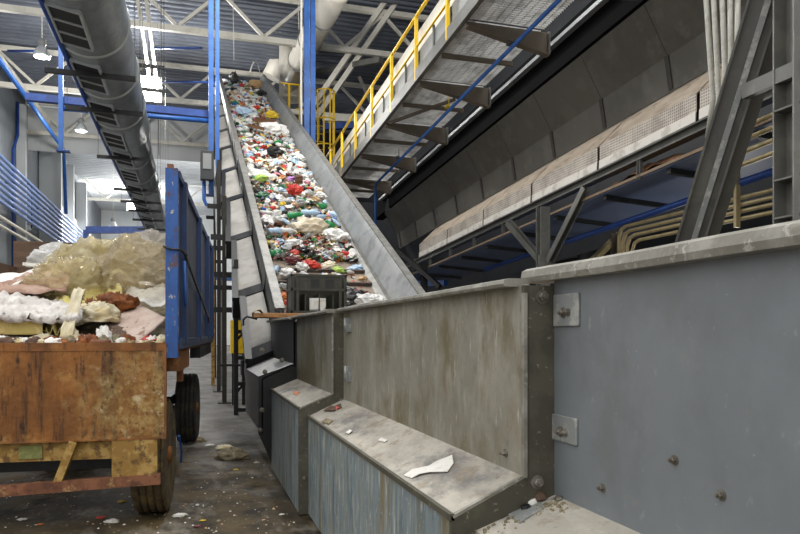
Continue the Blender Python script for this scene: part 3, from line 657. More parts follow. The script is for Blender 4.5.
scrap_on([(334, 409), (338, 407), (340, 409), (336, 411)][::-1], W['red'], 'small red plastic bit at the far end of the teal ledge', name='plastic_bit', cat='rubbish', crumple=.02)
scrap_on([(322, 423), (326, 419), (333, 421), (329, 425)][::-1], 'grey_rag', 'grey bit of dirt near the left corner of the teal ledge', name='rubbish_chip', cat='rubbish', crumple=.02)
scrap_on([(293, 394), (297, 391), (300, 393), (297, 396)][::-1], W['orange'], 'orange scrap on the small stained ledge', 2, name='plastic_bit', cat='rubbish')
# dirt pile and flat tile in the near ledge corner
scrap_on([(505, 513), (540, 503), (545, 508), (520, 524)][::-1], 'plate', 'flat grey tile lying among dirt in the near ledge corner', 0, name='loose_tile', cat='tile', crumple=.003, th=.008)
for (px, py, s, m, lab) in ((541, 500, .028, 'wood_dark', 'brown twig-like chip behind the flat grey tile'), (533, 504, .02, 'paper', 'white curled paper beside the flat grey tile'), (527, 509, .018, 'black', 'black crumb lying on the flat grey tile'), (492, 519, .012, W['yellow'], 'yellowish foam crumb below the dark end frame'), (505, 512, .012, W['tan'], 'tan crumb left of the flat grey tile'), (520, 505, .014, 'grey_rag', 'grey crumb on the dirt behind the flat tile'), (559, 500, .014, 'bolt', 'small loose nut in the corner by the blue grey panel')):
    p, n = ledge_pt(px, py, 0)
    b = MB(); b.lathe([(s * .5, 0), (s, s * .3), (s * .8, s * .8), (s * .3, s)], p, n, 7, False)
    for i, q in enumerate(b.v): b.v[i] = q + N3(q, 40) * s * .35
    single('rubbish_chip', b, m, lab, 'rubbish', loc=p)
b = MB(); rr = random.Random(3)
for i in range(420):
    px = 470 + rr.random() * 105; py = 523 - (px - 475) * .30 + rr.gauss(0, 7)
    k = 0; p, n = ledge_pt(px, min(py, 533), k)
    if p.x > 1.185 or p.y > 2.08: continue
    s = .002 + .006 * rr.random() ** 2; b.lathe([(s, 0), (s * .7, s)], p, n, 5, False)
single('ledge_dirt', b, 'grey_rag', 'scattered gritty dirt in the near ledge corner', 'dirt', loc=(1.1, 1.9, .7), kind='stuff')

# ================================================================== INCLINED CONVEYOR
O = V((1.04, 8.9078, 1.6142))
Dv = V((0.00596648, 0.89782573, 0.44031053)).normalized()
EX = V((Dv.y, -Dv.x, 0)).normalized(); EZ = EX.cross(Dv)
def Lc(x, y, z): return O + EX * x + Dv * y + EZ * z
t = thing('inclined_conveyor', 'long inclined slat conveyor carrying mixed rubbish up under the roof', 'conveyor', (O.x + 1, O.y, 0))
def strip(x0, z0, x1, z1, y0, y1, th=.012):
    p = [Lc(x0, y0, z0), Lc(x1, y0, z1)]; d = (p[1] - p[0]).normalized(); n = d.cross(Dv) * th
    return MB().extrude([p[0], p[1], p[1] + n, p[0] + n], Dv * (y1 - y0))
part('belt', strip(.22, -.45, 1.80, -.45, -.2, 26.6, .02), 'belt', t)
y = .25
while y < 26.4:
    part('flight', MB().beam(Lc(.26, y, -.42), Lc(1.76, y, -.42), .05, .10, EZ), 'flight', t); y += .56
part('side_board', strip(.2, -.46, .12, 0, .05, 25.4), 'board', t, 'left side board')
part('board_cap', strip(.0, .0, .125, 0.0, .0, 25.4, .03), 'board_cap', t)
part('side_board', strip(1.9, -.42, 2.1, 0, -.1, 27.2), 'board', t, 'galvanised right side board')
part('board_cap', strip(2.09, 0, 2.21, 0, -.1, 27.2, .03), 'board_cap', t)
part('skirt_strip', strip(1.74, -.43, 1.86, -.40, -.1, 27), 'board_cap', t)
part('skirt_strip', strip(1.87, -.41, 1.90, -.36, -.1, 27), 'board_cap', t)
part('outer_board', strip(2.2, 0, 2.2, -.9, -.1, 27.2), 'board', t)
part('under_frame', MB().beam(Lc(.3, -.2, -.75), Lc(.3, 26.6, -.75), .1, .3, EZ).beam(Lc(1.9, -.2, -.75), Lc(1.9, 26.6, -.75), .1, .3, EZ), 'black', t)
part('outer_board', strip(-.0, -.02, -.0, -.5, -1.4, 25.4), 'black', t)
# stepped side boxes with dark frames, like the trough's
k = 0
ys = [-.55] + [1.33 + 2.52 * i for i in range(10)]
for i in range(len(ys) - 1):
    a, c = ys[i], ys[i + 1]
    fl = .43 if i else .36
    q_ = [Lc(-fl, a + .06, -.46), Lc(-.03, a + .06, -.30), Lc(-.03, c, -.30), Lc(-.33, c, -.42)]
    s = part('side_box', MB().extrude(q_, -EZ * .012), 'side_white', t, 'pale stepped side box')
    q_ = [Lc(-fl - .01, a, -.47), Lc(-.34, c, -.43), Lc(-.34, c, -.72), Lc(-fl - .01, a, -.72)]
    part('side_box_front', MB().extrude(q_, EX * .012), 'black', t)  # shade on the box front is put into its black colour
    poly = [Lc(-.0, a, .0), Lc(-.02, a, -.28), Lc(-fl - .02, a, -.44), Lc(-fl - .02, a, -.74), Lc(-fl + .09, a, -.74), Lc(-fl + .09, a, -.60), Lc(.06, a, -.5), Lc(.06, a, .0)]
    part('side_frame', MB().extrude(poly, Dv * .28), 'black', t)
    part('side_frame', MB().beam(Lc(-fl + .01, a, -.44), Lc(-.32, c, -.41), .09, .06, EZ), 'black', t)
p = Lc(1.55, 27.0, .0)
part('head_hood', MB().grid(lambda u, v: Lc(1.45 + .5 * u, 26.4 + .5 * v, -.45 + 1.1 * (1 - (2 * u - 1) ** 2) * .5 + .55), 6, 4, .02), 'side_white', t, 'pale curved hood at the conveyor head')

# supports under and beside the conveyor
def trestle(name, label, px, py, hgt, w=.36, rung=.42, m='black'):
    p = at_z(px, py, 0); t = thing(name, label, 'trestle', (p.x, p.y, 0))
    for dx in (0, w): part('leg', MB().beam((p.x + dx, p.y, 0), (p.x + dx, p.y, hgt), .07, .07, (0, 1, 0)), m, t)
    z = .08
    while z < hgt: part('rung', MB().beam((p.x, p.y, z), (p.x + w, p.y, z), .05, .06), m, t); z += rung
    for z in (.35, .35 + 2 * rung): part('brace', MB().beam((p.x, p.y + .03, z), (p.x + w, p.y + .03, z + rung), .04, .04), m, t)
    return t
trestle('steel_trestle', 'black ladder-like steel trestle beside the lower end of the inclined conveyor', 236, 415, 2.5)
p = at_z(222, 386, 0)
t = thing('grey_post', 'tall grey round post between the trailer and the conveyor', 'post', (p.x, p.y, 0))
part('post_tube', MB().tube([(p.x, p.y, 0), at_y(221, 300, p.y), at_y(214, 160, p.y)], .045, 10), 'board', t)
part('foot_plate', MB().aabb((p.x - .1, p.y - .1, 0), (p.x + .1, p.y + .1, .02)), 'grey_beam', t)
p = at_z(213, 385, 0)
single('rusty_post', MB().beam((p.x, p.y, 0), at_d(213, 248, (p.y) * .965), .085, .085, (0, 1, 0)), 'rust_yellow', 'rusty brown post leaning beside the blue trailer front', 'post')
for (x, yy, h, lab) in ((.62, 16, 5.2, 'dark leg under the conveyor behind the round grey post'), (.62, 13.4, 3.9, 'dark leg under the conveyor right of the round grey post'), (.7, 21, 7.6, 'dark leg under the conveyor beside the blue twin post'), (3.15, 13.4, 2.75, 'black leg under the right side board'), (3.15, 20, 5.9, 'black leg under the far right side board')):
    t = thing('conveyor_leg', lab, 'leg', (x, yy, 0))
    part('leg_beam', MB().ibeam((x, yy, 0), (x, yy, h), .08 if x < 1 else .14, .08 if x < 1 else .14, .012, (0, 1, 0)), 'strap' if x < 1 else 'black', t)
    part('foot_plate', MB().aabb((x - .12, yy - .12, 0), (x + .12, yy + .12, .02)), 'black', t)
    if x < 1:
        part('cross_bar', MB().beam((x - .25, yy, h * .45), (x + .3, yy, h * .45), .07, .1), 'black', t)
        part('cross_bar', MB().beam((x - .25, yy, h * .62), (x + .3, yy, h * .62), .07, .1), 'black', t)
        part('cross_bar', MB().beam((x - .25, yy, h * .8), (x + .3, yy, h * .8), .07, .1), 'black', t)
p = at_y(207, 166, 17.7)
t = thing('switch_box', 'dark electrical box mounted on the blue twin post', 'switch box', (p.x, p.y, p.z - .35))
part('box_case', MB().aabb((p.x - .16, p.y - .12, p.z - .36), (p.x + .16, p.y + .1, p.z + .36)), 'cab_dark', t, bevel=.015)
part('box_door', MB().aabb((p.x - .1, p.y - .14, p.z - .1), (p.x + .1, p.y - .12, p.z + .28)), 'hall_grey', t)
pp = at_y(204, 180, 17.8); qq = at_y(213, 206, 17.8)
single('bent_pipe', MB().tube([pp, (pp.x, pp.y, qq.z + .15), (pp.x + .05, pp.y, qq.z + .03), (pp.x + .2, pp.y, qq.z), (qq.x, pp.y, qq.z)], .045, 8), 'blue', 'bent bright blue pipe below the dark switch box', 'pipe')
single('blue_beam', MB().beam(at_d(203, 276, 24), at_d(250, 278, 24), .2, .25), 'blue', 'short blue beam low behind the grey post', 'beam')
p = at_z(240, 360, .35)
p = at_d(240, 352, 12.6)
t = thing('yellow_guard', 'yellow machine guard standing behind the black trestle', 'guard', (p.x, p.y, 0))
part('guard_panel', MB().aabb((p.x - .16, p.y, .95), (p.x + .12, p.y + .25, 1.55)), 'yellow', t)
part('guard_leg', MB().aabb((p.x - .14, p.y + .05, 0), (p.x - .08, p.y + .1, .95)), 'black', t)
part('guard_leg', MB().aabb((p.x + .04, p.y + .05, 0), (p.x + .1, p.y + .1, .95)), 'black', t)
p = at_d(247, 364, 10.2)
t = thing('junction_box', 'small black junction box hung on the trestle with white crumbs on top', 'box', (p.x, p.y, p.z - .15))
part('box_case', MB().aabb((p.x - .09, p.y - .1, p.z - .16), (p.x + .09, p.y + .1, p.z + .06)), 'black', t)
part('box_bracket', MB().aabb((p.x - .4, p.y, p.z - .03), (p.x + .1, p.y + .04, p.z)), 'black', t)
# plank with crate on top at the foot of the incline
za = EYE + .185
for k, (ya, m, lab) in enumerate(((8.36, 'wood_orange', 'orange plank laid across the trough rim before the black crate'), (8.62, 'wood_dark', 'dark plank under the black crate'))):
    a = at_y(256, 316, ya)
    single('wooden_plank', MB().aabb((.72 + .03 * k, ya, za), (1.86, ya + .22, za + .055)), m, lab, 'plank', bevel=.006)
single('grey_rag', MB().grid(lambda u, v: V((.72 + .12 * u, 8.34 + .24 * v, za + .06 + .04 * math.sin(u * 3.1) + .02 * noise.noise(V((u * 5, v * 5, 2))))), 8, 6, .008), 'cream', 'crumpled tan rag on the left tip of the orange plank', 'rag')
single('cable_hook', MB().tube([(.76, 8.3, za - .02), (.64, 8.3, za + .01), (.6, 8.3, za - .03), (.6, 8.3, za - .1)], .014, 6), 'black', 'black bent hook hanging from the plank tip', 'hook')
# crate
a = at_y(290.5, 274, 8.45); c = at_y(346, 309, 8.45)
cx0, cx1, cz0, cz1, cy0, cy1 = a.x, c.x, za + .056, a.z, 8.40, 8.82
t = thing('bottle_crate', 'black plastic bottle crate standing at the foot of the incline', 'crate', ((cx0 + cx1) / 2, 8.6, cz0))
fr = MB()
Wd = cx1 - cx0; Ht = cz1 - cz0
for z in (cz0, cz0 + Ht * .58, cz1 - .03):
    for yy in (cy0, cy1 - .02): fr.aabb((cx0, yy, z), (cx1, yy + .02, z + .03))
    for xx in (cx0, cx1 - .02): fr.aabb((xx, cy0, z), (xx + .02, cy1, z + .03))
part('crate_rim', fr, 'crate', t)
for xx in (cx0, cx0 + Wd * .09, cx1 - .1, cx1 - .035):
    for yy in (cy0 + .004, cy1 - .024): part('crate_post', MB().aabb((xx, yy, cz0), (xx + .035, yy + .02, cz1)), 'crate', t)
part('crate_panel', MB().aabb((cx0 + .1, cy0 + .01, cz0 + Ht * .6), (cx1 - .1, cy0 + .022, cz1 - .03)), 'crate', t)
for f_ in (.36, .62):
    part('crate_panel', MB().aabb((cx0 + Wd * f_, cy0 + .004, cz0 + Ht * .62), (cx0 + Wd * f_ + .1, cy0 + .012, cz1 - .06)), 'black', t)
part('crate_panel', MB().aabb((cx0 + .01, cy0 + .02, cz0), (cx0 + .025, cy1 - .02, cz1 - .02)), 'crate', t)
part('crate_panel', MB().aabb((cx1 - .025, cy0 + .02, cz0), (cx1 - .01, cy1 - .02, cz1 - .02)), 'crate', t)
part('crate_panel', MB().aabb((cx0 + .02, cy1 - .03, cz0), (cx1 - .02, cy1 - .015, cz1 - .02)), 'crate', t)
part('crate_floor', MB().aabb((cx0 + .01, cy0 + .01, cz0), (cx1 - .01, cy1 - .01, cz0 + .012)), 'crate', t)
dv = MB()
for k in range(1, 4): dv.aabb((cx0 + Wd * k / 4, cy0 + .03, cz0 + .02), (cx0 + Wd * k / 4 + .012, cy1 - .03, cz0 + Ht * .5))
part('bottle_divider', dv, 'crate', t)
single('paper_scrap', MB().grid(lambda u, v: V((cx0 + Wd * .34 + .2 * u, cy0 + .05 + .03 * noise.noise(V((u * 3, v * 3, 5))), cz0 + .03 + .16 * v)), 6, 5, .004), 'paper', 'white printed scrap showing inside the black crate', 'paper')

# ================================================================== RUBBISH ON THE INCLINE
import bmesh
def ico(seed, sub, sx, sy, sz, amp, fr):
    bm = bmesh.new(); bmesh.ops.create_icosphere(bm, subdivisions=sub, radius=1)
    for v in bm.verts:
        p = v.co.copy()
        nz = noise.noise(p * fr + V((seed, 0, seed * 2))) + .5 * (1 - 2 * abs(noise.noise(p * fr * 2.2 + V((0, seed, 0))))) + .25 * noise.noise(p * fr * 5 + V((seed, seed, 0)))
        v.co = p * (1 + amp * nz); v.co.x *= sx; v.co.y *= sy; v.co.z *= sz
    me = bpy.data.meshes.new('lump'); bm.to_mesh(me); bm.free()
    me.polygons.foreach_set('use_smooth', [False] * len(me.polygons)); me.materials.append(W['white']); return me
BAGM = [ico(k * 3.3 + 1, 3, 1, U(.7, .95), U(.45, .65), .5, 1.9 + .25 * k) for k in range(7)]
WADM = [ico(k * 5.3 + 2, 2, 1, U(.6, .9), U(.5, .7), .6, 2.6) for k in range(5)]
def mesh_of(mb):
    me = mb.mesh('piece'); me.materials.append(W['white']); return me
def bottle(seed):
    b = MB(); b.lathe([(.02, -.5), (.13, -.5), (.155, -.46), (.15, -.2), (.135, -.12), (.15, -.04), (.155, .16), (.12, .3), (.05, .42), (.045, .47)], (0, 0, 0), (1, 0, 0), 12)
    for i, p in enumerate(b.v): b.v[i] = V((p.x, p.y * 1.1, p.z)) + N3(p, 4, seed) * .035
    return mesh_of(b)
BOTM = [bottle(k * 2.1) for k in range(4)]
CAPM = mesh_of(MB().lathe([(.055, .44), (.06, .45), (.06, .52), (.05, .53)], (0, 0, 0), (1, 0, 0), 10))
def carton(seed):
    b = MB()
    for (f, dz) in (((0, 1), .5), ((0, 1), -.5)): pass
    bm = bmesh.new(); bmesh.ops.create_cube(bm, size=1); bmesh.ops.subdivide_edges(bm, edges=bm.edges[:], cuts=3, use_grid_fill=True)
    for v in bm.verts:
        v.co += N3(v.co, 2.2, seed) * .13; v.co.y *= .7; v.co.z *= .38
    me = bpy.data.meshes.new('carton'); bm.to_mesh(me); bm.free(); me.materials.append(W['tan']); return me
CARM = [carton(k * 4.4) for k in range(4)]
def paper(seed):
    return mesh_of(MB().grid(lambda u, v: V(((u - .5), (v - .5) * .8, .22 * noise.noise(V((u * 3, v * 3, seed))) + .1 * noise.noise(V((u * 8, v * 8, seed))))) + N3((u, v, 0), 3, seed) * .07, 8, 8, .012, smooth=False))
PAPM = [paper(k * 1.9) for k in range(5)]
CANM = [mesh_of(MB().lathe([(.2, -.5), (.24, -.46), (.24, .44), (.2, .5)], (0, 0, 0), (1, 0, 0), 14))]
CUPM = [mesh_of(MB().lathe([(.2, -.4), (.31, .4), (.33, .42), (.30, .4), (.19, -.36)], (0, 0, 0), (1, 0, 0), 14, cap=False))]
KIND = {  # name: (meshes, size range, category, noun)
 'plastic_bag': (BAGM, (.06, .125), 'plastic bag', 'crumpled {} plastic bag'),
 'rag_wad': (WADM, (.05, .10), 'rag', 'wadded {} rag'),
 'plastic_bottle': (BOTM, (.2, .29), 'bottle', 'dented {} plastic bottle'),
 'cardboard_box': (CARM, (.12, .24), 'carton', 'crushed {} carton'),
 'paper_sheet': (PAPM, (.14, .28), 'paper', 'crumpled {} paper sheet'),
 'drink_can': (CANM, (.12, .17), 'can', '{} drink can'),
 'plastic_cup': (CUPM, (.10, .15), 'cup', '{} plastic cup')}
def place(kind, m, loc, size, label, group=None, rot=None, cap=None, sq=(1, 1, 1)):
    me = random.choice(KIND[kind][0])
    o = bpy.data.objects.new(kind, me); COL.objects.link(o)
    o.location = loc; o.scale = V(sq) * size
    base = Matrix((EX, Dv, EZ)).transposed()
    o.rotation_euler = (base @ Euler(rot if rot else (U(-.5, .5), U(-.5, .5), U(0, 6.28))).to_matrix()).to_euler()
    o.material_slots[0].link = 'OBJECT'; o.material_slots[0].material = m
    tag(o, label, KIND[kind][2], group)
    if cap:
        c = bpy.data.objects.new('bottle_cap', CAPM); COL.objects.link(c); c.parent = o
        c.material_slots[0].link = 'OBJECT'; c.material_slots[0].material = cap
    return o
def belt_pt(px, py, lift=.08):
    r = ray(px, py); tt = ((O - CAM).dot(EZ) - .45 + lift) / r.dot(EZ); return CAM + r * tt, tt
taken = []
def special(kind, colr, px, py, wpx, label, sq=(1, 1, 1), rz=0., cap=None, m=None, lift=.1):
    p, d = belt_pt(px, py, lift); s = wpx * d / FPX
    if kind in ('plastic_bag', 'rag_wad'): s *= .5
    taken.append((px, py, wpx * .42))
    return place(kind, m or W[colr], p, s, label, rot=(U(-.2, .2), U(-.2, .2), rz), cap=cap, sq=sq)
special('plastic_bag', 'red', 295, 191, 14, 'bright red bag in the middle of the belt load', (1, .9, 1.5), lift=.16)
special('plastic_bag', 'dark green', 263, 196, 12, 'dark green bag beside the left side board', lift=.14)
special('plastic_bag', 'white', 261, 178, 26, 'big white bag with lime lining beside the left side board', (1, .7, 1), lift=.1)
special('rag_wad', 'lime', 262, 178, 11, 'lime green wad lying on the big white bag', lift=.2)
special('rag_wad', 'purple', 291, 179, 8, 'light purple wad above the bright red bag', lift=.16)
special('cardboard_box', 'brown', 299, 180, 9, 'brown upright carton right of the light purple wad', (.8, 1, 2.6), lift=.18)
special('plastic_bottle', 'green', 295, 215, 16, 'bright green bottle in the middle below the red bag', (1, 1.2, 1.2), .2, W['green'], lift=.16)
special('plastic_bottle', 'pale blue', 311, 213, 20, 'pale blue bottle right of the bright green bottle', (1, 1.2, 1.2), -.2, W['blue'], lift=.17)
special('plastic_bottle', 'pale blue', 322, 217, 14, 'short pale blue bottle pressed against the white shreds', (1, 1.2, 1.2), .9, W['blue'], lift=.17)
special('plastic_bottle', 'green', 324, 206, 15, 'green bottle beside the right board above the pale blue bottles', (1, 1.2, 1.2), 1.1, W['white'], lift=.15)
special('plastic_bag', 'green', 326, 225, 14, 'green bag beside the right board at the white shreds', (1, .7, 1), lift=.18)
special('plastic_bag', 'black', 274, 152, 16, 'black bag high in the left half of the load', (1, .7, 1), lift=.18)
special('plastic_bag', 'cream', 308, 229, 34, 'large cream bag lying across the lower edge of the load', (1, .7, 1.1), lift=.14)
special('plastic_bag', 'white', 337, 236, 22, 'shredded white bag spilling over at the right board', (1, 1.2, 1), 1.2, lift=.12)
special('plastic_bottle', 'pale blue', 276, 231, 16, 'pale blue bottle at the left end of the lower load edge', (1, 1.3, 1.3), .1, W['blue'], lift=.15)
special('plastic_bottle', 'milky', 288, 231, 16, 'milky bottle next to the large cream bag', (1, 1.3, 1.3), -.1, W['white'], lift=.15)
special('plastic_bag', 'white', 298, 227, 14, 'white bag tucked left of the large cream bag', lift=.14)
special('plastic_bottle', 'green', 276, 253, 17, 'green bottle lying low by the left side board', (1, 1.5, 1.5), .5, W['green'], lift=.1)
special('plastic_bag', 'blue', 280, 242, 9, 'pale and blue bag above the low green bottle', m=W['pale blue'], lift=.1)
special('plastic_bag', 'yellow', 271, 243, 9, 'olive yellow bag against the left side board near the bare slats', lift=.1)
special('plastic_bag', 'red', 312, 265, 15, 'red bag lying just behind the black crate', (1, 1, 1), lift=.1)
special('rag_wad', 'red', 295, 253, 11, 'dark red wad left of the red bag', lift=.12)
special('plastic_bag', 'maroon', 293, 260, 15, 'maroon bag below the dark red wad', (1, .6, 1), lift=.1)
special('plastic_bag', 'white', 287, 273, 14, 'white bag hanging at the left of the black crate', lift=.12)
special('plastic_bottle', 'pale blue', 276, 269, 13, 'pale blue bottle standing low at the left side board', (1, 1.4, 1.4), 1.3, W['blue'], lift=.1)
special('plastic_bag', 'milky', 302, 267, 12, 'milky bag between white bag and red bag', lift=.1)
special('plastic_bag', 'tan', 318, 251, 14, 'tan bag on the lower bare slats', (1, .6, 1), lift=.08)
special('plastic_bag', 'pale grey', 330, 254, 11, 'pale grey bag on the slats right of the tan bag', lift=.08)
special('plastic_bag', 'cream', 328, 266, 16, 'cream bag behind the black crate at right', (1, .6, 1), lift=.08)
special('plastic_bag', 'lime', 339, 270, 11, 'lime and white bag at the right rear corner of the crate', lift=.06)
special('rag_wad', 'green', 315, 240, 6, 'dark green wad on the lowest edge of the load', lift=.1)
special('rag_wad', 'tan', 327, 245, 9, 'tan wad on the slats under the white shreds', lift=.08)
special('plastic_bag', 'black', 352, 297, 24, 'black bag pile right of the crate', (1, .9, 1.3), lift=.12)
special('plastic_bag', 'black', 345, 305, 16, 'lower black bag pressed against the crate side', lift=.12)
special('plastic_bag', 'white', 366, 300, 20, 'white tissue wad right of the black bag pile', (1, .8, 1), lift=.12)
special('plastic_bag', 'white', 377, 300, 14, 'small white bag in the right foot corner of the belt', lift=.1)
special('plastic_bottle', 'green', 362, 292, 9, 'small green bottle on the white tissue wad', (1, 1.4, 1.4), .4, W['white'], lift=.16)
special('rag_wad', 'maroon', 355, 291, 7, 'maroon wad on top of the black bag pile', lift=.2)
special('rag_wad', 'maroon', 366, 293, 6, 'small maroon wad right of the small green bottle', lift=.17)
special('paper_sheet', 'orange', 347, 247, 8, 'orange paper strip beside the right skirt', (.7, 2.0, 1), .4, lift=.06)
special('rag_wad', 'red', 345, 242, 4, 'small red wad above the orange paper strip', lift=.08)
special('plastic_bag', 'orange', 285, 297, 13, 'orange and yellow bag low left of the crate', lift=.1)
special('plastic_bag', 'pale grey', 283, 286, 9, 'pale grey bag above the orange bag left of the crate', lift=.1)
special('rag_wad', 'red', 288, 303, 8, 'red wad below the orange bag left of the crate', lift=.12)
special('plastic_bag', 'yellow', 272, 115, 11, 'yellow bag beside the right board high on the incline', (1, .8, 1.2), lift=.25)
special('plastic_bag', 'pale blue', 245, 112, 14, 'pale blue bag in the left half high on the incline', (1, .6, 1), lift=.25)
special('plastic_bag', 'tan', 255, 84, 13, 'tan bag at the conveyor head', (1, .8, 1.2), lift=.35)
special('plastic_bag', 'white', 273, 130, 24, 'wide white bag below the brown boards high on the incline', (1, .6, 1), lift=.2)
special('cardboard_box', 'brown', 266, 121, 22, 'brown board lying across the load high on the incline', (1, .25, .5), 0, lift=.3)
special('cardboard_box', 'brown', 256, 127, 16, 'dark brown board lying below the other board', (1, .25, .5), .1, lift=.3)
special('plastic_bag', 'black', 234, 78, 9, 'black sack standing on the conveyor head', (.8, .8, 2.2), lift=.6)
special('rag_wad', 'red', 242, 85, 5, 'red wad near the conveyor head', lift=.3)
special('plastic_bag', 'black', 262, 93, 8, 'black bag beside the right board near the head', lift=.25)
# everything else
COLS = ['white'] * 15 + ['milky'] * 7 + ['cream'] * 4 + ['pale grey'] * 4 + ['pale blue'] * 4 + ['tan'] * 4 + ['brown'] * 4 + ['black'] * 4 + ['red'] * 2 + ['green'] + ['dark green'] * 2 + ['pale grey'] * 3 + ['yellow', 'orange', 'pink', 'lime', 'blue', 'blue', 'maroon', 'maroon']
KS = ['plastic_bag'] * 9 + ['rag_wad'] * 6 + ['plastic_bottle'] * 6 + ['cardboard_box'] * 3 + ['paper_sheet'] * 6 + ['drink_can', 'plastic_cup', 'plastic_cup']
def zone(x, y):
    a = ('on the bare lower slats' if y < 2.7 else 'just above the bare slats' if y < 4.2 else 'low in the load' if y < 6.5 else 'below mid-height' if y < 9.5 else 'at mid-height' if y < 13 else 'above mid-height' if y < 17.5 else 'near the conveyor head')
    c = 'left side' if x < .75 else 'right side' if x > 1.3 else 'middle'
    return a + (', ' + c)
made = []
tries = 0
cnt = {}
while len(made) < 1050 and tries < 26000:
    tries += 1
    y = .9 + 25.3 * R() ** 1.45
    dense = y > 3.0
    x = U(.3, 1.72)
    if not dense and R() < (.72 if x < .95 else .96): continue
    kind = random.choice(KS); lo, hi = KIND[kind][1]; s = U(lo, hi)
    if y > 13: s *= 1.1
    elif y > 5: s *= .9
    foot = s if kind in ('plastic_bag', 'rag_wad') else s * .45
    ok = True
    for (xx, yy, ff) in made:
        if abs(yy - y) < .4 and (xx - x) ** 2 + (yy - y) ** 2 < (.56 * (ff + foot)) ** 2: ok = False; break
    if not ok: continue
    lift = foot * .45 + (U(.04, .17) if dense else 0)
    p = Lc(x, y, -.45 + lift)
    q = p - CAM; dd = q.x * S_ + q.y * C_; ix = 400 + FPX * (q.x * C_ - q.y * S_) / dd; iy = HOR - FPX * q.z / dd
    if any((ix - a) ** 2 + (iy - b) ** 2 < (w_ + foot * FPX / dd * .7) ** 2 for a, b, w_ in taken): continue
    colr = random.choice(COLS)
    if kind == 'cardboard_box': colr = random.choice(['tan', 'brown', 'white', 'cream', 'tan'])
    if kind == 'plastic_bottle': colr = random.choice(['pale blue', 'milky', 'milky', 'green', 'white', 'white', 'pale blue', 'pale grey'])
    if kind == 'paper_sheet' and colr in ('black', 'dark green'): colr = 'white'
    if kind == 'drink_can': colr = random.choice(['red', 'blue', 'pale grey', 'green'])
    made.append((x, y, foot)); cnt[kind] = cnt.get(kind, 0) + 1
    if cnt[kind] > 285: continue
    noun = KIND[kind][3].format(colr); z_ = zone(x, y)
    lab = noun + ' ' + z_
    place(kind, W[colr], p, s, lab, group=noun + 's ' + z_, cap=(W[random.choice(['white', 'blue', 'red', 'green'])] if kind == 'plastic_bottle' and y < 8 else None))
# loose fines between the pieces
b = MB(); rr = random.Random(11); names = list(PAL)
cw = ['white', 'white', 'milky', 'milky', 'cream', 'pale grey', 'tan', 'brown', 'black', 'red', 'green', 'pale blue', 'yellow', 'orange', 'maroon', 'white', 'brown', 'black']
def bed(u, v):
    y = 2.95 + 23.4 * u; x = .24 + 1.54 * v
    e = min(1, (y - 2.95) * 2 + .05) * min(1, min(v, 1 - v) * 9 + .1)
    return Lc(x, y, -.45 + e * (.05 + .05 * noise.noise(V((x * 3, y * 2, 1)))))
b.grid(bed, 120, 10, mi=5)
for i in range(5200):
    y = (2.95 + 23.2 * rr.random() ** 1.3) if rr.random() < .985 else rr.uniform(.3, 2.9); x = rr.uniform(.28, 1.74)
    s = rr.uniform(.018, .065); z = -.45 + (rr.uniform(.05, .14) if y > 2.93 else .015)
    p = Lc(x, y, z); rt = Euler((rr.uniform(-1, 1), rr.uniform(-1, 1), rr.uniform(0, 6.28))).to_matrix()
    mi = rr.randrange(len(cw))
    vs = [p + rt @ V(q) * s for q in ((-1, -.6, 0), (1, -.7, .2), (.8, .7, -.1), (-.9, .6, .3), (.1, 0, .5))]
    b.add(vs, [(0, 1, 4), (1, 2, 4), (2, 3, 4), (3, 0, 4), (3, 2, 1, 0)], mi=mi)
single('loose_litter', b, [W[c] for c in cw], 'fine mixed litter filling the gaps between rubbish pieces on the incline', 'litter', loc=Lc(1, 10, -.45), kind='stuff')

# ================================================================== RIGHT: WALKWAY AND COVERED CONVEYOR (both fall gently away)
TS = -.0513
def Q(x, y, h): return V((x, y, EYE + h + TS * y))
DQ = V((0, 1, TS)).normalized()
t = thing('walkway', 'raised grating walkway with yellow handrail along the upper right', 'walkway', Q(4.7, 12, 5.0))
WX0, WX1, WH, WY0, WY1 = 3.83, 5.22, 5.03, 4.6, 20.0
part('edge_beam', MB().channel(Q(WX0, WY0, WH + .09), Q(WX0, WY1, WH + .09), .07, .2), 'grey_beam', t, 'pale grey outer edge beam')
part('edge_beam', MB().beam(Q(5.47, WY0, WH + .0), Q(5.47, WY1, WH + .0), .1, .06), 'board', t)
part('wall_girder', MB().beam(Q(5.68, WY0, WH - .1), Q(5.68, WY1 + 1, WH - .1), .3, .6), 'matte_black', t, 'black girder carrying the walkway')
yb = 5.05; bys = []
while yb < WY1: bys.append(yb); yb += 2.15
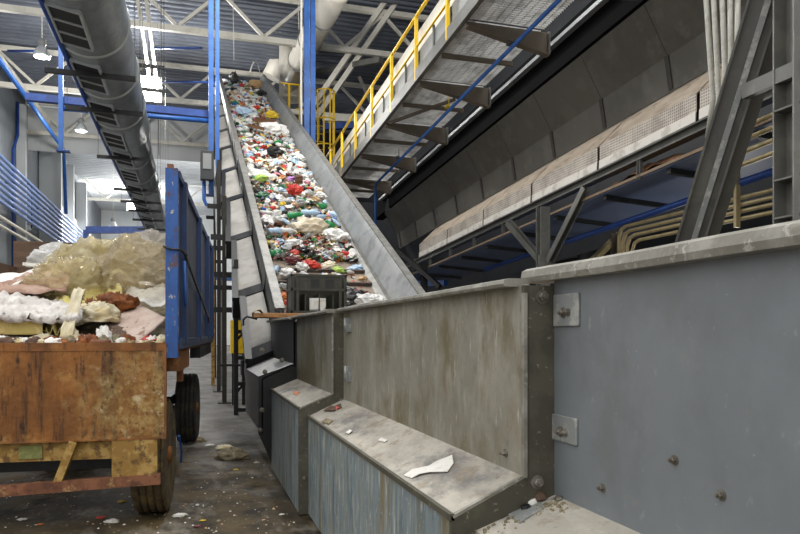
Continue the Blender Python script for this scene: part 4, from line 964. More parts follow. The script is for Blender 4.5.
for i, yb in enumerate(bys):
    web = [Q(WX0 + .03, yb, WH), Q(WX1 - .02, yb, WH), Q(WX1 - .02, yb, WH - .34), Q(WX0 + .03, yb, WH - .07)]
    s = part('bracket', MB().extrude(web, (0, .02, 0)), 'brown_beam', t, 'tapered brown grey bracket')
    part('bracket_flange', MB().beam(Q(WX0 + .03, yb + .01, WH - .075), Q(WX1 - .02, yb + .01, WH - .345), .12, .018, (0, 0, 1)), 'brown_beam', s)
    part('bracket_stiffener', MB().aabb(Q(WX1 - .05, yb - .06, WH - .34), Q(WX1 - .02, yb + .08, WH)), 'grey_beam', s)
    y1 = min(yb + 2.15, WY1)
    g = MB(); yy = yb + .06
    while yy < y1 - .03:
        g.beam(Q(WX0 + .04, yy, WH + .03), Q(WX1 - .12, yy, WH + .03), .012, .035); yy += .055
    xx = WX0 + .1
    while xx < WX1 - .12: g.beam(Q(xx, yb + .05, WH + .035), Q(xx, y1 - .02, WH + .035), .012, .02); xx += .12
    part('grating_panel', g, 'grate', t)
    ym = yb + 1.07
    if ym < WY1: part('cross_angle', MB().beam(Q(WX0 + .05, ym, WH - .03), Q(WX1 - .1, ym, WH - .03), .05, .07), 'brown_beam', t)
part('diagonal_brace', MB().beam(Q(WX0 + .06, 13.5, WH - .06), Q(WX1 - .5, 12.0, WH - .06), .05, .05), 'brown_beam', t)
part('top_rail', MB().tube([Q(WX0, WY0, WH + 1.16), Q(WX0, WY1, WH + 1.16)], .032, 8), 'yellow', t, 'yellow top handrail')
part('middle_rail', MB().tube([Q(WX0, WY0, WH + .62), Q(WX0, WY1, WH + .62)], .02, 8), 'yellow', t)
yy = 5.35
while yy < WY1:
    part('rail_post', MB().beam(Q(WX0 - .01, yy, WH + .02), Q(WX0 - .01, yy, WH + 1.16), .055, .055, (0, 1, 0)), 'yellow', t, 'yellow post')
    pn = part('side_plate', MB().beam(Q(WX0 + .05, yy + .05, WH + .38), Q(WX0 + .05, yy + 1.5, WH + .38), .012, .36), 'hall_grey', t, 'grey side plate')
    part('plate_clip', MB().beam(Q(WX0 + .03, yy + .75, WH + .15), Q(WX0 + .03, yy + .75, WH + .62), .03, .05, (0, 1, 0)), 'grey_beam', pn)
    yy += 1.555
single('white_cover', MB().beam(Q(4.02, WY0, WH + .80), Q(4.02, WY1, WH + .80), .2, .36), 'white_steel', 'long white sloping cover seen behind the yellow handrail', 'conveyor cover')
single('cover_carrier', MB().beam(Q(4.02, WY0, WH + .35), Q(4.02, WY1, WH + .35), .03, .58), 'grey_beam', 'grey web carrying the white cover on the walkway', 'beam')
single('blue_pipe', MB().tube([Q(4.6, 3.5, 4.75), Q(4.6, 17.2, 4.75), Q(4.6, 17.3, 4.6), Q(4.6, 17.3, 2.2)], .032, 10), 'blue', 'long blue pipe slung below the grating walkway', 'pipe')
single('blue_pipe', MB().tube([Q(4.6, 18.4, 3.6), Q(4.6, 18.4, 1.6)], .055, 10), 'blue', 'short upright blue pipe behind the right side board', 'pipe')
for yb in (9.4, 12.0, 15.2):
    single('pipe_hanger', MB().tube([Q(4.6, yb, WH), Q(4.6, yb, 4.74)], .01, 5).beam(Q(4.57, yb - .05, 4.82), Q(4.57, yb + .05, 4.82), .06, .05), 'yellow' if yb == 12.0 else 'grey_beam', {9.4: 'grey hanger holding the upper end of the long blue pipe', 12.0: 'yellow hanger clip midway on the long blue pipe', 15.2: 'grey hanger holding the lower end of the long blue pipe'}[yb], 'hanger')

t = thing('covered_conveyor', 'large covered conveyor with dark olive trough and beige covers at upper right', 'conveyor', Q(5.7, 10, 2.5))
CY0, CY1 = 2.2, 19.3
def qstrip(x0, h0, x1, h1, y0, y1, th=.02):
    a, c = Q(x0, y0, h0), Q(x1, y0, h1); n = DQ.cross((c - a).normalized()) * th
    return MB().extrude([a, c, c + n, a + n], Q(0, y1, 0) - Q(0, y0, 0))
part('trough_plate', qstrip(5.45, 4.50, 5.80, 3.89, CY0, CY1), 'olive_dark', t, 'dark olive upper trough plate')
part('trough_plate', qstrip(5.80, 3.89, 5.87, 3.45, CY0, CY1), 'olive_dark', t, 'dark olive lower trough plate')  # kink shaped in so the lower half looks lighter, like a shadow edge
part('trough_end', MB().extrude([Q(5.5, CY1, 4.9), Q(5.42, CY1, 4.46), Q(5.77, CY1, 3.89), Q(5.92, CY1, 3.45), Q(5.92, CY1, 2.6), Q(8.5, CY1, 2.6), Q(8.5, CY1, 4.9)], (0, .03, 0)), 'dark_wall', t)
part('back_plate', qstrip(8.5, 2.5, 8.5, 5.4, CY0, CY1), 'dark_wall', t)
yy = 2.95
while yy < CY1:
    part('joint_strap', qstrip(5.785, 3.89, 5.855, 3.47, yy, yy + .08, .02), 'strap', t)
    part('joint_line', qstrip(5.44, 4.50, 5.79, 3.89, yy + .02, yy + .035, .012), 'strap', t); yy += 1.463
segs = [2.52 + 1.97 * i for i in range(8)]
for i, y0 in enumerate(segs):
    y1 = y0 + 1.91
    if y0 > 15.7: break
    s = part('cover_plate', qstrip(5.45, 3.03, 5.9, 3.47, y0, y1, .015), 'beige', t, 'dusty beige sloping cover plate')
    part('perforated_sheet', qstrip(5.45, 2.82, 5.45, 3.03, y0, y1, .012), 'perf', s)
    part('pale_band', qstrip(5.435, 2.71, 5.44, 2.825, y0, y1, .012), 'pale_band', s)
part('cover_back', qstrip(5.50, 2.7, 5.5, 3.0, CY0, 16.3, .012), 'strap', t)
part('cover_back', qstrip(5.52, 3.0, 5.93, 3.42, CY0, 16.3, .012), 'strap', t)
part('carrier_beam', MB().ibeam(Q(5.5, CY0, 2.64), Q(5.5, 18.5, 2.64), .14, .12, .015), 'grey_beam', t)
part('carrier_beam', MB().beam(Q(6.65, CY0, 2.38), Q(6.65, 18.5, 2.38), .1, .14), 'black', t)
part('return_tray', qstrip(5.46, 2.36, 6.6, 2.28, CY0, 18.5, .02), 'blue_sheet', t, 'blue grey tray seen from below')
part('tray_edge', MB().beam(Q(5.45, CY0, 2.375), Q(5.45, 18.5, 2.375), .03, .035), 'tan_edge', t, 'tan dusty tray edge')
yy = 3.0
while yy < 18.4:
    part('cross_bearer', MB().beam(Q(5.5, yy, 2.31), Q(6.6, yy, 2.235), .07, .07), 'black', t)
    part('tray_hanger', MB().channel(Q(5.46, yy + .5, 2.33), Q(5.46, yy + .5, 2.6), .05, .06, .012, (0, 1, 0)), 'grey_beam', t); yy += 1.33
b = MB(); b.grid(lambda u, v: Q(5.49 + .5 * v, 6.4 + 2.2 * u, 2.375 + .2 * math.sin(math.pi * u) * math.sin(math.pi * (v * .8 + .1)) + .06 * noise.noise(V((u * 9, v * 6, 3)))), 26, 10)
single('spilled_heap', b, 'soil', 'brown heap of spilled waste on the tray edge left of the diagonal beam', 'waste heap', kind='stuff')

# posts and braces under the covered conveyor
def h_post(px, d, label, w=.16, top=2.44, m='grey_beam', name='steel_post', x=None):
    p = at_d(px, 333, d)
    t = thing(name, label, 'post', (p.x, p.y, 0))
    part('post_beam', MB().ibeam((p.x, p.y, 0), (p.x, p.y, EYE + top + TS * p.y), w, w, .02, (0, 1, 0)), m, t)
    part('foot_plate', MB().aabb((p.x - w, p.y - w, 0), (p.x + w, p.y + w, .025)), m, t)
    return t, p
t, p = h_post(543, 10.7, 'upright steel post with two slanting braces under the covered conveyor')
part('brace', MB().channel(at_d(508, 222, 11.4), at_d(545, 265, 10.75), .1, .1, .012, (1, 0, 0)), 'grey_beam', t)
part('brace', MB().channel(at_d(586, 188, 9.9), at_d(549, 262, 10.6), .1, .1, .012, (1, 0, 0)), 'grey_beam', t)
part('gusset', MB().aabb((p.x - .12, p.y - .09, EYE + .95), (p.x + .12, p.y - .07, EYE + 1.2)), 'grey_beam', t)
h_post(424, 16.5, 'far dark steel post under the low end of the covered conveyor', .14, 2.44, 'black')
h_post(619, 11.6, 'olive post beyond the bent tan conduits', .2, 2.2, 'brown_beam')
single('blue_beam', MB().beam(at_d(408, 284, 18.2), at_d(446, 283, 17.4), .18, .14), 'blue', 'short blue beam low under the end of the covered conveyor', 'beam')
single('slanting_strut', MB().beam(at_d(440, 287, 16), at_d(398, 250, 17), .1, .1), 'black', 'dark strut crossing below the cover end', 'strut')
single('slanting_strut', MB().beam(at_d(585, 268, 11), at_d(620, 234, 12), .09, .09), 'tube_tan', 'tan strut slanting up to the olive post', 'strut')
single('blue_pipe', MB().tube([Q(6.0, 5.2, 2.04), Q(6.0, 13.5, 2.04)], .045, 8), 'blue_dark', 'dark blue pipe below the blue grey tray', 'pipe')
# bent tan conduits
for k, (h, px) in enumerate(((1.54, 619), (1.46, 623), (1.385, 627.5), (1.30, 632))):
    q = at_x(px, 240, 6.0); yq = q.y
    single('tan_conduit', MB().tube([(6.0, 2.0, EYE + h), (6.0, yq - .16, EYE + h), (6.0, yq - .06, EYE + h - .03), (6.0, yq, EYE + h - .14), (6.0, yq, .2)], .024, 8), 'tube_tan',
           ['topmost', 'second', 'third', 'lowest'][k] + ' of the four tan conduits bending down right of the olive post', 'conduit', group='tan conduits bending down')
for k in range(4):
    h = .373 + .023 * k
    single('tan_conduit', MB().tube([Q(5.2, 2.0, h * 5.2), Q(5.2, 5.75, h * 5.2), Q(5.25, 5.85, h * 5.2 + .05)], .026, 8), 'tube_tan',
           ['lowest', 'second', 'third', 'topmost'][k] + ' of the four sloping tan conduits between diagonal beam and upright post', 'conduit', group='sloping tan conduits')
p = at_x(737, 195, 5.95)
single('conduit_clamp', MB().beam((p.x, p.y, EYE + 1.2), (p.x, p.y, EYE + 1.85), .06, .04, (0, 1, 0)), 'tube_tan', 'upright tan clamp strip across the four conduits', 'clamp')
for k, (x0, x1) in enumerate(((704, 713), (712, 719), (721, 726), (730, 731), (738, 737))):
    a, c = at_d(x0, -30, 6.9 - .12 * k), at_d(x1, 100 - 3 * k, 6.95 - .12 * k)
    single('pale_conduit', MB().tube([a, a.lerp(c, .5), c, c + V((.02, .1, -.35))], .026, 8), 'tube_pale', ['leftmost', 'second from left', 'middle', 'fourth from left', 'rightmost'][k] + ' of the five pale upright conduits before the covers', 'conduit', group='pale upright conduits')
# big diagonal and upright post in front
a, c = at_x(662, 333, 4.6), at_x(774, -30, 4.6)
d = (a - c).normalized(); a2 = a + d * (a.z / -d.z) if d.z < 0 else a
t = thing('diagonal_beam', 'heavy dark diagonal steel beam crossing before the covered conveyor', 'beam', (a2.x, a2.y, 0))
part('beam_body', MB().ibeam(a2, c, .16, .26, .02, (1, -1, 0)), 'grey_beam', t)
vw = V((.73, .82, 0)); sd_ = V((.75, -.66, 0))
part('web_rib', MB().beam(a2 - vw * .03 + sd_ * .03, c - vw * .03 + sd_ * .03, .06, .05, (1, -1, 0)), 'plate', t, 'lighter strip along the beam')  # paler rib added in place of the strip that catches light
part('rear_beam', MB().beam(a2 + vw * .16 + sd_ * .17, c + vw * .16 + sd_ * .17, .2, .12, (1, -1, 0)), 'olive_dark', t, 'darker rear half of the beam')  # dark beam added to stand for the shaded side face
m = at_x(727, 102, 4.6)
part('splice_plate', MB().beam(m - d * .1 - vw * .05, m + d * .1 - vw * .05, .03, .14, (1, -1, 0)), 'grey_beam', t)
p = at_d(797, 333, 5.4)
t = thing('upright_post', 'heavy upright steel post at the right picture edge', 'post', (p.x, p.y, 0))
part('post_beam', MB().ibeam((p.x, p.y, 0), (p.x, p.y, 5.2), .22, .3, .022, (.3, 1, 0)), 'grey_beam', t, 'grey steel column')
for z in (EYE + .9, EYE + 1.2, EYE + 1.75): part('stiffener', MB().aabb((p.x - .11, p.y - .13, z), (p.x + .11, p.y + .13, z + .015)), 'grey_beam', t)
part('foot_plate', MB().aabb((p.x - .2, p.y - .2, 0), (p.x + .2, p.y + .2, .025)), 'grey_beam', t)
part('side_rail', MB().beam(at_d(745, 92, 5.9), at_d(812, 62, 5.2), .06, .12), 'grey_beam', t, 'level rail running left from the post')

# ================================================================== TRAILER
TL = V((-.079, 5.0, 0)); TR = math.radians(-4.63)
TM = Matrix.Translation(TL) @ Matrix.Rotation(TR, 4, 'Z'); TI = TM.inverted()
t = thing('tipping_trailer', 'rusty blue tipping trailer loaded with rubbish, parked at left with its tailgate down', 'trailer', TL, TR, local=True)
TW, TLn, BZ, TZ = 2.35, 4.35, 1.25, 2.43
part('load_bed', MB().aabb((-TW, 0, BZ - .06), (0, TLn, BZ)), 'rust', t)
tg = part('tailgate', MB().aabb((-TW + .08, -.05, .6), (-.075, -.02, BZ - .005)), 'rust_gate', t, 'rusty orange tailgate hanging open')
part('tailgate_edge', MB().aabb((-TW + .08, -.055, BZ - .05), (-.075, -.015, BZ + .005)).aabb((-TW + .08, -.054, .6), (-.075, -.012, .61)).aabb((-.085, -.056, .6), (-.072, -.012, BZ)), 'rust', tg)
hg = MB()
for x in (-.55, -1.3, -2.0): hg.lathe([(.02, 0), (.02, .12)], (x, -.03, BZ + .005), (1, 0, 0), 8)
part('hinge', hg, 'rust_red', tg)
# right blue side
sd = part('side_panel', MB().aabb((-.035, .05, BZ - .02), (-.012, TLn, TZ)), 'trailer_panel', t, 'faded dark blue side panel')
rb = MB()
part('side_rail', MB().aabb((-.045, .05, TZ - .03), (.01, TLn, TZ + .02)), 'trailer_rib', sd)
part('side_rail', MB().aabb((-.045, .05, BZ - .04), (.02, TLn, BZ + .03)), 'trailer_panel', sd)
for y in (.32, 1.9, 3.2, 4.2): part('side_rib', MB().aabb((-.014, y, BZ), (.03, y + .12, TZ)), 'trailer_rib', sd)
part('brace_strap', MB().beam((.03, .1, BZ + .65), (.03, 3.4, BZ + .2), .015, .03), 'black', sd)
ps = part('corner_post', MB().aabb((-.08, -.03, BZ - .1), (.0, .06, TZ + .02)), 'trailer_blue', t, 'chipped bright blue corner post')
part('latch', MB().tube([(-.09, -.05, TZ - .52), (-.04, -.06, TZ - .54), (.02, -.04, TZ - .54), (.05, .1, TZ - .56)], .009, 6), 'black', ps)
part('post_cap', MB().aabb((-.07, -.02, TZ + .02), (-.03, .03, TZ + .05)), 'rust_red', ps)
part('latch_rod', MB().tube([(.03, .12, TZ - .6), (.035, .14, TZ - .8), (.035, .16, TZ - .92)], .012, 6), 'blue', ps)
part('corner_post', MB().aabb((-TW, -.03, BZ - .1), (-TW + .08, .06, TZ)), 'trailer_blue', t)
part('side_panel', MB().aabb((-TW, .05, BZ), (-TW + .03, TLn, TZ - .3)), 'wood_dark', t, 'brown boarded left side')
part('front_panel', MB().aabb((-TW, TLn - .04, BZ), (-.02, TLn, TZ + .02)), 'wood_dark', t, 'weathered brown front board')
# chassis
for x in (-.55, -1.75): part('chassis_rail', MB().channel((x, -.02, BZ - .2), (x, TLn + .3, BZ - .2), .08, .2), 'rust_red', t)
part('rear_beam', MB().aabb((-TW + .1, .0, .47), (-.42, .06, .6)), 'rust_yellow', t)
pr_ = part('marker_plate', MB().aabb((-1.0, -.012, .49), (-.86, .0, .575)), 'marker', t, 'small faded yellow green marker plate')
bb = part('bumper_bar', MB().beam((-TW + .05, -.04, .25), (-.11, -.04, .33), .06, .07), 'rust_red', t, 'reddish rusty bumper bar')
part('bumper_strut', MB().beam((-.66, -.03, .60), (-.77, -.03, .3), .05, .055, (0, 1, 0)), 'rust_yellow', t)
part('lamp_bracket', MB().aabb((-.42, -.05, .33), (-.13, -.03, .6)), 'rust_yellow', t, 'yellowed rusty lamp bracket plate')
part('axle', MB().beam((-2.0, .35, .4), (-.3, .35, .4), .1, .1), 'black', t)
part('axle', MB().beam((-2.0, 3.75, .4), (-.3, 3.75, .4), .1, .1), 'black', t)
sp = MB()
for k in range(4): sp.beam((-.42, -.15 + .01 * k + 3.3, .5 + .03 * k), (-.42, 4.2 - .01 * k, .5 + .03 * k), .07, .022)
part('leaf_spring', sp, 'black', t)
part('turntable', MB().lathe([(.5, .85), (.5, 1.0)], (-1.15, 3.75, 0), (0, 0, 1), 24, False), 'black', t)
def wheel(x, y, m, r=.415, w=.24):
    prof = [(r * .55, -w * .42), (r * .86, -w * .5), (r * .97, -w * .44)]
    g = 4
    for k in range(g):
        a = -w * .40 + w * .8 * k / g; b_ = a + w * .8 / g
        prof += [(r, a + .004), (r, b_ - .014), (r - .014, b_ - .010), (r - .014, b_ - .002)]
    prof += [(r, w * .41), (r * .97, w * .44), (r * .86, w * .5), (r * .55, w * .42)]
    tw = part('wheel', MB().lathe(prof, (x, y, r), (1, 0, 0), 40), m, t)
    part('rim_disc', MB().lathe([(r * .56, -w * .36), (r * .56, w * .40), (r * .4, w * .2), (r * .16, w * .22), (r * .14, w * .5)], (x, y, r), (1, 0, 0), 24), 'rust', tw)
wheel(-.21, .42, 'tyre_mud'); wheel(-.25, 3.75, 'tyre'); wheel(-2.05, .42, 'tyre_mud'); wheel(-2.1, 3.75, 'tyre')
part('side_bracket', MB().aabb((-.1, .1, BZ - .2), (.0, .9, BZ - .05)).aabb((-.06, .5, BZ - .3), (-.02, .62, BZ - .15)), 'rust', t, 'dark rusty bracket below the blue side')
part('side_bracket', MB().aabb((-.1, 2.2, BZ - .18), (.0, 4.2, BZ - .05)), 'black', t)
p = at_z(181, 462, 0)
single('blue_hose', MB().tube([p, p + V((0.005, 0, .12)), at_d(179, 436, 6.05)], .012, 6), 'blue', 'short light blue hose end standing beside the muddy rear wheel', 'hose')

# ---- load of the trailer
def dome(c, rx, ry, rz, amp, seed, m, label, name, cat, fr=3.0, n=30, base=.0, group=None, rot=0):
    """crumpled lump resting on what is below it"""
    b = MB(); c = V(c)
    def fn(u, v):
        a = 2 * math.pi * u; e = (v * 1.12 - .12) * math.pi / 2
        p = V((math.cos(a) * math.cos(e), math.sin(a) * math.cos(e), math.sin(e)))
        q = p + .35 * noise.noise_vector(p * fr * .8 + V((seed, 1, 1)))
        nz = .8 * noise.noise(q * fr * .7 + V((seed, seed * 2, 0))) + .9 * (.5 - abs(noise.noise(q * fr * 1.3 + V((seed, 0, seed))) * 2.2)) + .3 * (.4 - abs(noise.noise(q * fr * 3.1 + V((0, seed, 0))) * 2))
        p = p * (1 + amp * nz)
        x, y = p.x * rx, p.y * ry
        return c + V((x * math.cos(rot) - y * math.sin(rot), x * math.sin(rot) + y * math.cos(rot), p.z * rz))
    b.grid(fn, n, n // 2)
    return single(name, b, m, label, cat, loc=(c.x, c.y, c.z - rz * .2), group=group)
def sheet(corners, m, label, name, cat, amp=.05, fr=4, seed=1., nu=16, nv=12, th=.006, fray=0):
    A, B, C4, D4 = [V(p) for p in corners]; n = (B - A).cross(D4 - A).normalized()
    def fn(u, v):
        u2 = u + fray * noise.noise(V((u * 7, v * 7, seed + 5))); v2 = v + fray * noise.noise(V((u * 7, v * 7, seed + 11)))
        p = A.lerp(B, u2).lerp(D4.lerp(C4, u2), v2)
        return p + n * amp * (noise.noise(V((u * fr, v * fr, seed))) + .5 * noise.noise(V((u * fr * 2.7, v * fr * 2.7, seed + 3))))
    return single(name, MB().grid(fn, nu, nv, th), m, label, cat)
def quadpx(l): return [at_d(*p) for p in l]
# underlying mound
b = MB()
def mound(u, v):
    x, y = -TW + .1 + (TW - .16) * u, .55 + (TLn - .65) * v
    h = .62 * math.sin(min(1, v * 1.6) * math.pi / 2) * (.75 + .25 * math.sin(u * 5)) + .12 * noise.noise(V((u * 6, v * 6, 2)))
    return TM @ V((x, y, BZ + max(.02, h)))
b.grid(mound, 40, 40)
single('rubbish_mound', b, 'grey_rag', 'packed mass of rubbish filling the trailer under the loose sheets', 'rubbish', kind='stuff', loc=TM @ V((-1.1, 2, BZ)))
def fbox(px0, py0, px1, py1, d0, d1):
    a, c = at_d(px0, py0, d0), at_d(px1, py1, d0); r = (at_d((px0 + px1) / 2, 333, d1) - at_d((px0 + px1) / 2, 333, d0)); r.z = 0
    return a, c, r
a, c, r = fbox(-40, 317, 43, 335, 4.95, 6.0)
single('foam_slab', MB().extrude([(a.x, a.y, c.z), (c.x, c.y, c.z), (c.x, c.y, a.z), (a.x, a.y, a.z)], r), 'foam_yellow', 'thick yellowed foam slab lying in the left rear of the trailer', 'foam slab', bevel=.015)
b = MB()
A, B = at_d(-45, 318, 4.86), at_d(77, 319, 4.9); up = V((0, 0, 1)); bk = V((.1, 1.0, 0))
def wad(u, v):
    p = A.lerp(B, u) + bk * (.75 * v)
    h = .02 + (.21 - .14 * u) * math.sin(min(1, v * 1.5) * math.pi / 2) + .035 * noise.noise(V((u * 14, v * 8, 1))) + .03 * noise.noise(V((u * 30, v * 20, 4)))
    return p + up * h + V((0, -.02 * noise.noise(V((u * 22, 0, 7))) * (1 - v), .025 * noise.noise(V((u * 26, 3, 7))) * (1 - v)))
b.grid(wad, 60, 24, .05)
single('white_wadding', b, 'foam_white', 'frayed white wadding spread over the yellowed foam slab', 'wadding')
sheet(quadpx([(-20, 292, 5.3), (66, 292, 5.5), (72, 268, 6.3), (30, 272, 6.3)]), 'pink_brown', 'pinkish brown sheet sloping behind the white wadding', 'cardboard_sheet', 'cardboard', .04, 4, 2)
sheet(quadpx([(-30, 287, 5.6), (18, 284, 5.7), (56, 263, 6.8), (-10, 278, 6.4)]), 'paper', 'whitish board sloping up at the left of the heap', 'white_board', 'board', .03, 3, 5)
single('white_strip', MB().beam(at_d(24, 264, 6.6), at_d(56, 267, 6.6), .05, .03), 'paper', 'thin white strip sticking out left above the pinkish sheet', 'strip')
dome(at_d(66, 265, 7.0), .34, .3, .2, .22, 3.1, 'film_white', 'white plastic bag on top at the left of the heap', 'plastic_bag', 'plastic bag')
dome(at_d(70, 290, 5.9), .32, .3, .26, .25, 4.3, 'film_yellow', 'crumpled yellowish film in front of the big film sheet', 'plastic_film', 'plastic film', 3.4, 60)
dome(at_d(97, 285, 6.5), .42, .42, .42, .26, 8.1, 'film_yellow', 'big yellowish clear film peaked in the middle of the heap', 'plastic_film', 'plastic film', 1.7, 90)
dome(at_d(136, 281, 6.1), .33, .34, .36, .25, 5.7, 'film_tan', 'clear film bag with loop hanging at the right of the heap', 'plastic_film', 'plastic film', 1.8, 80)
dome(at_d(148, 268, 7.1), .34, .36, .36, .2, 6.9, 'film_clear', 'greyish clear film piled highest beside the blue post', 'plastic_film', 'plastic film', 1.8, 80)
sheet(quadpx([(118, 309, 5.75), (166, 303, 5.75), (166, 285, 6.4), (125, 290, 6.4)]), 'paper', 'greyish sheet below the clear film by the blue post', 'paper_sheet', 'paper', .06, 3, 9)
# bag loop
q = at_d(107, 279, 5.35)
single('film_loop', MB().grid(lambda u, v: q + V((.12 * math.cos(math.pi * (.1 + 1.6 * u)) + .05 + .13 * u, -.02 + .08 * v, -.12 + .2 * math.sin(math.pi * (.1 + 1.6 * u)) - .02 * v)), 26, 5), 'film_yellow', 'loop of yellowish film sagging before the clear bag', 'plastic film')
sheet(quadpx([(59, 338, 4.84), (71, 339, 4.84), (85, 289, 5.05), (74, 288, 5.05)]), 'cream', 'long cream flap hanging down to the tailgate lip', 'cloth_flap', 'cloth', .03, 3, 3)
sheet(quadpx([(44, 330, 5.0), (62, 332, 5.0), (74, 298, 5.6), (56, 296, 5.6)]), 'pale_yellow', 'pale yellow crumpled sheet beside the foam slab', 'crumpled_sheet', 'sheet', .06, 5, 6)
sheet(quadpx([(83, 306, 5.5), (122, 300, 5.6), (122, 287, 6.1), (86, 290, 6.1)]), 'pale_yellow', 'pale yellow sheeting folded under the clear film', 'crumpled_sheet', 'sheet', .06, 5, 16)
dome(at_d(97, 319, 5.25), .16, .16, .12, .3, 2.2, 'cream', 'twisted cream and brown cloth in the middle of the load', 'cloth_bundle', 'cloth', 4, 30)
dome(at_d(117, 311, 5.65), .17, .2, .13, .5, 7.7, 'orange_brown', 'burnt orange cloth stuffed under the film', 'cloth_bundle', 'cloth', 3.4, 30)
dome(at_d(92, 310, 5.3), .06, .1, .08, .5, 9.2, 'orange_brown', 'small rusty coloured cloth left of the cream bundle', 'cloth_bundle', 'cloth', 4, 26)
sheet(quadpx([(98, 327, 5.2), (136, 343, 4.92), (166, 318, 5.1), (138, 303, 5.75)]), 'wood_ply', 'stained pinkish board leaning at the right rear of the load', 'stained_board', 'board', .012, 3, 2, th=.015)
sheet(quadpx([(103, 341, 4.9), (124, 342, 4.9), (128, 327, 5.15), (108, 326, 5.15)]), 'wood_dark', 'dark brown cardboard flap beside the stained board', 'cardboard_flap', 'cardboard', .03, 3, 8)
sheet(quadpx([(142, 339, 4.88), (166, 340, 4.88), (166, 337, 5.0), (145, 336, 5.0)]), W['red'], 'bright red strip on the tailgate lip beside the blue post', 'red_strip', 'strip', .012, 4, 8)
for (px, py, rx, rz, m, lab, sd_) in ((104, 337, .06, .10, 'paper', 'white lump standing between cream flap and brown flap', 1), (88, 339, .07, .045, 'paper', 'white rag on the lip right of the cream flap', 2), (72, 338, .06, .09, 'cream', 'cream wad at the foot of the long flap', 3), (44, 338, .10, .055, 'cream', 'yellowish white wad below the foam slab', 4), (56, 341, .05, .04, 'orange_brown', 'small orange brown wad on the tailgate lip', 5), (20, 341, .12, .03, 'paper', 'flat whitish rag on the lip under the foam slab', 6), (33, 341, .05, .035, 'orange_brown', 'orange crumpled bit below the foam slab corner', 7), (108, 342, .05, .03, 'paper', 'small white wad beside the brown cardboard flap', 8), (125, 340, .07, .025, 'cream', 'flat cream scrap left of the red strip', 9), (3, 342, .08, .03, 'orange_brown', 'rusty rag at the left end of the tailgate lip', 11), (150, 342, .08, .02, 'cream', 'pale crumbs beneath the red strip', 12)):
    p = at_d(px, py + 5, 4.93); dome((p.x, p.y, max(p.z, BZ + .005)), rx, .07, rz, .4, sd_ * 1.7, m, lab, 'rag_wad', 'rag', 4, 20)
p = at_d(46, 347, 4.76); dome((p.x, p.y, p.z), .022, .02, .028, .3, 5., 'paper', 'tiny white wad caught on the outside of the tailgate top', 'rag_wad', 'rag', 4, 14)
rr = random.Random(21)
for k_, (m, cn) in enumerate([('cream', 'cream'), ('orange_brown', 'rusty'), ('paper', 'white'), ('wood_dark', 'brown'), ('grey_rag', 'grey'), ('cream', 'cream'), ('paper', 'white'), ('orange_brown', 'rusty'), ('wood_dark', 'brown'), ('cream', 'cream'), ('grey_rag', 'grey'), ('paper', 'white'), ('orange_brown', 'rusty'), ('cream', 'cream')] * 2):
    q = TM @ V((-1.28 + 1.18 * ((k_ * .37) % 1), .06 + .3 * rr.random(), BZ + .002))
    dome(q, rr.uniform(.03, .07), rr.uniform(.03, .06), rr.uniform(.02, .055), .4, k_ * 1.3, m, 'tiny %s scrap in the row of litter along the tailgate lip' % cn, 'litter_scrap', 'rubbish', 4, 16, group=cn + ' litter scraps along the tailgate lip')
# under trailer
p = at_z(14, 462, 0.02); dome((p.x, p.y + .3, .45), .4, .3, .15, .2, 2., 'film_white', 'white sack bulging under the trailer bed at left', 'plastic_sack', 'plastic bag', 3, 26)
p = at_z(8, 500, 0); dome((p.x + .1, p.y + 1.4, 0.02), .35, .25, .3, .3, 4., 'grey_rag', 'grey rubbish lump on the floor under the trailer', 'rubbish_lump', 'rubbish', 3, 22)

# ---- floor litter
def floor_dome(px, py, rx, ry, rz, m, label, seed, name='rag_wad', cat='rag', amp=.35):
    p = at_z(px, py, 0); return dome((p.x, p.y, .004), rx, ry, rz, amp, seed, m, label, name, cat, 4, 22)
floor_dome(232, 458, .17, .16, .09, 'grey_rag', 'brown grey rag crumpled on the floor before the trough', 1.3)
floor_dome(224, 449, .10, .08, .04, 'cream', 'pale scrap behind the brown grey rag on the floor', 2.3)
floor_dome(196, 442, .12, .08, .05, 'grey_rag', 'dark crumpled rag beside the front trailer wheel', 4.3)
floor_dome(210, 446, .06, .04, .02, 'paper', 'flat whitish scrap left of the brown grey rag', 6.1, 'paper_scrap', 'paper', .2)
for (px, py, s, m, lab) in ((112, 522, .05, 'paper', 'white paper scrap on the floor below the bumper bar'), (180, 516, .05, 'paper', 'white scrap on the floor right of the muddy wheel'), (101, 518, .03, W['red'], 'reddish scrap on the floor left of the white paper'), (22, 520, .03, 'paper', 'small white scrap on the dark floor at far left'), (40, 525, .02, W['orange'], 'orange bit on the dark floor below the trailer'), (122, 502, .03, W['yellow'], 'yellowish scrap on the floor left of the muddy wheel'), (203, 521, .02, W['yellow'], 'yellow crumb on the floor nearest the trough'), (282, 515, .02, 'paper', 'white crumb on the floor at the foot of the teal ledge'), (236, 470, .025, W['yellow'], 'yellow crumb in front of the brown grey rag'), (257, 463, .03, 'paper', 'pale crumb at the black foot of the trough'), (198, 527, .03, W['maroon'], 'dark reddish crumb near the bottom of the picture'), (246, 398, .04, 'paper', 'pale scrap on the far floor under the black trestle')):
    floor_dome(px, py, s, s * .7, s * .3, m, lab, px * .17, 'floor_scrap', 'paper' if m == 'paper' else 'rubbish', .45)
b = MB(); rr = random.Random(5)
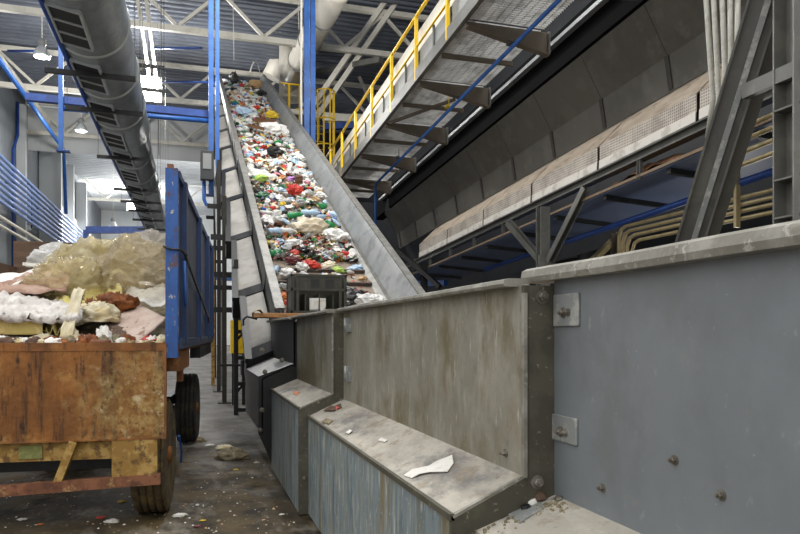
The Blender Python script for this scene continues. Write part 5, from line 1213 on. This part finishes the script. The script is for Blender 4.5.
for i in range(900):
    px, py = rr.uniform(-20, 320), 345 + 200 * rr.random() ** .6 + 30
    p = at_z(px, min(py, 560), 0)
    if p.x > .72 and p.y < 9: continue
    s = rr.uniform(.003, .010) * (1 if rr.random() < .9 else 1.8)
    b.lathe([(s, .0005), (s * .6, s * .5)], p, (0, 0, 1), 5, False, mi=rr.choice([0, 0, 1, 2]))
single('floor_grit', b, ['grey_rag', 'paper', W['tan']], 'fine crumbs of rubbish scattered over the dirty floor', 'litter', loc=(0, 5, 0), kind='stuff')

# ================================================================== LIGHT
w = bpy.data.worlds.new('hall_daylight'); SC.world = w; w.use_nodes = True
nt = w.node_tree; bg = nt.nodes['Background']; bg.inputs[1].default_value = 1.0
tcw = nt.nodes.new('ShaderNodeTexCoord'); sx = nt.nodes.new('ShaderNodeSeparateXYZ'); nt.links.new(tcw.outputs['Generated'], sx.inputs[0])
rp = nt.nodes.new('ShaderNodeValToRGB'); rp.color_ramp.elements[0].position = 0.; rp.color_ramp.elements[0].color = (.62, .62, .62, 1); rp.color_ramp.elements[1].position = .8; rp.color_ramp.elements[1].color = (1.75, 1.75, 1.75, 1)
nt.links.new(sx.outputs['Z'], rp.inputs[0]); nt.links.new(rp.outputs[0], bg.inputs[0])   # overcast sky, brighter overhead
def lamp(loc, power, r=.35, col=(1, .98, .94)):
    l = bpy.data.lights.new('lamp_light', 'POINT'); l.energy = power; l.shadow_soft_size = r; l.color = col
    o = bpy.data.objects.new('lamp_light', l); COL.objects.link(o); o.location = loc; return o
for (px, py, d_) in ((42, 62, 24.6), (81, 139, 34), (113, 232, 48)): lamp(at_d(px, py, d_), 420, .25)      # under the bell lamps
lamp(at_d(147, 88, 29.4), 1300, .4); lamp(at_d(133, 205, 61), 3000, .5)                                # the two lit floodlights
for (x, y, h, e) in ((-3, 13, 9.4, 900), (2.2, 15, 9.6, 1200), (1, 51, 10.4, 1000), (2.4, 6, 7.5, 260), (7.4, 8, .2, 45)): lamp((x, y, EYE + h), e)   # fill lights added without fixtures: high overhead, far hall, below the tray
SC.view_settings.view_transform = 'Standard'; SC.view_settings.look = 'None'; SC.view_settings.gamma = 1; SC.view_settings.use_curve_mapping = False
SC.view_settings.exposure = .3
SC.cycles.use_denoising = True
SC.cycles.max_bounces = 8; SC.cycles.transparent_max_bounces = 16
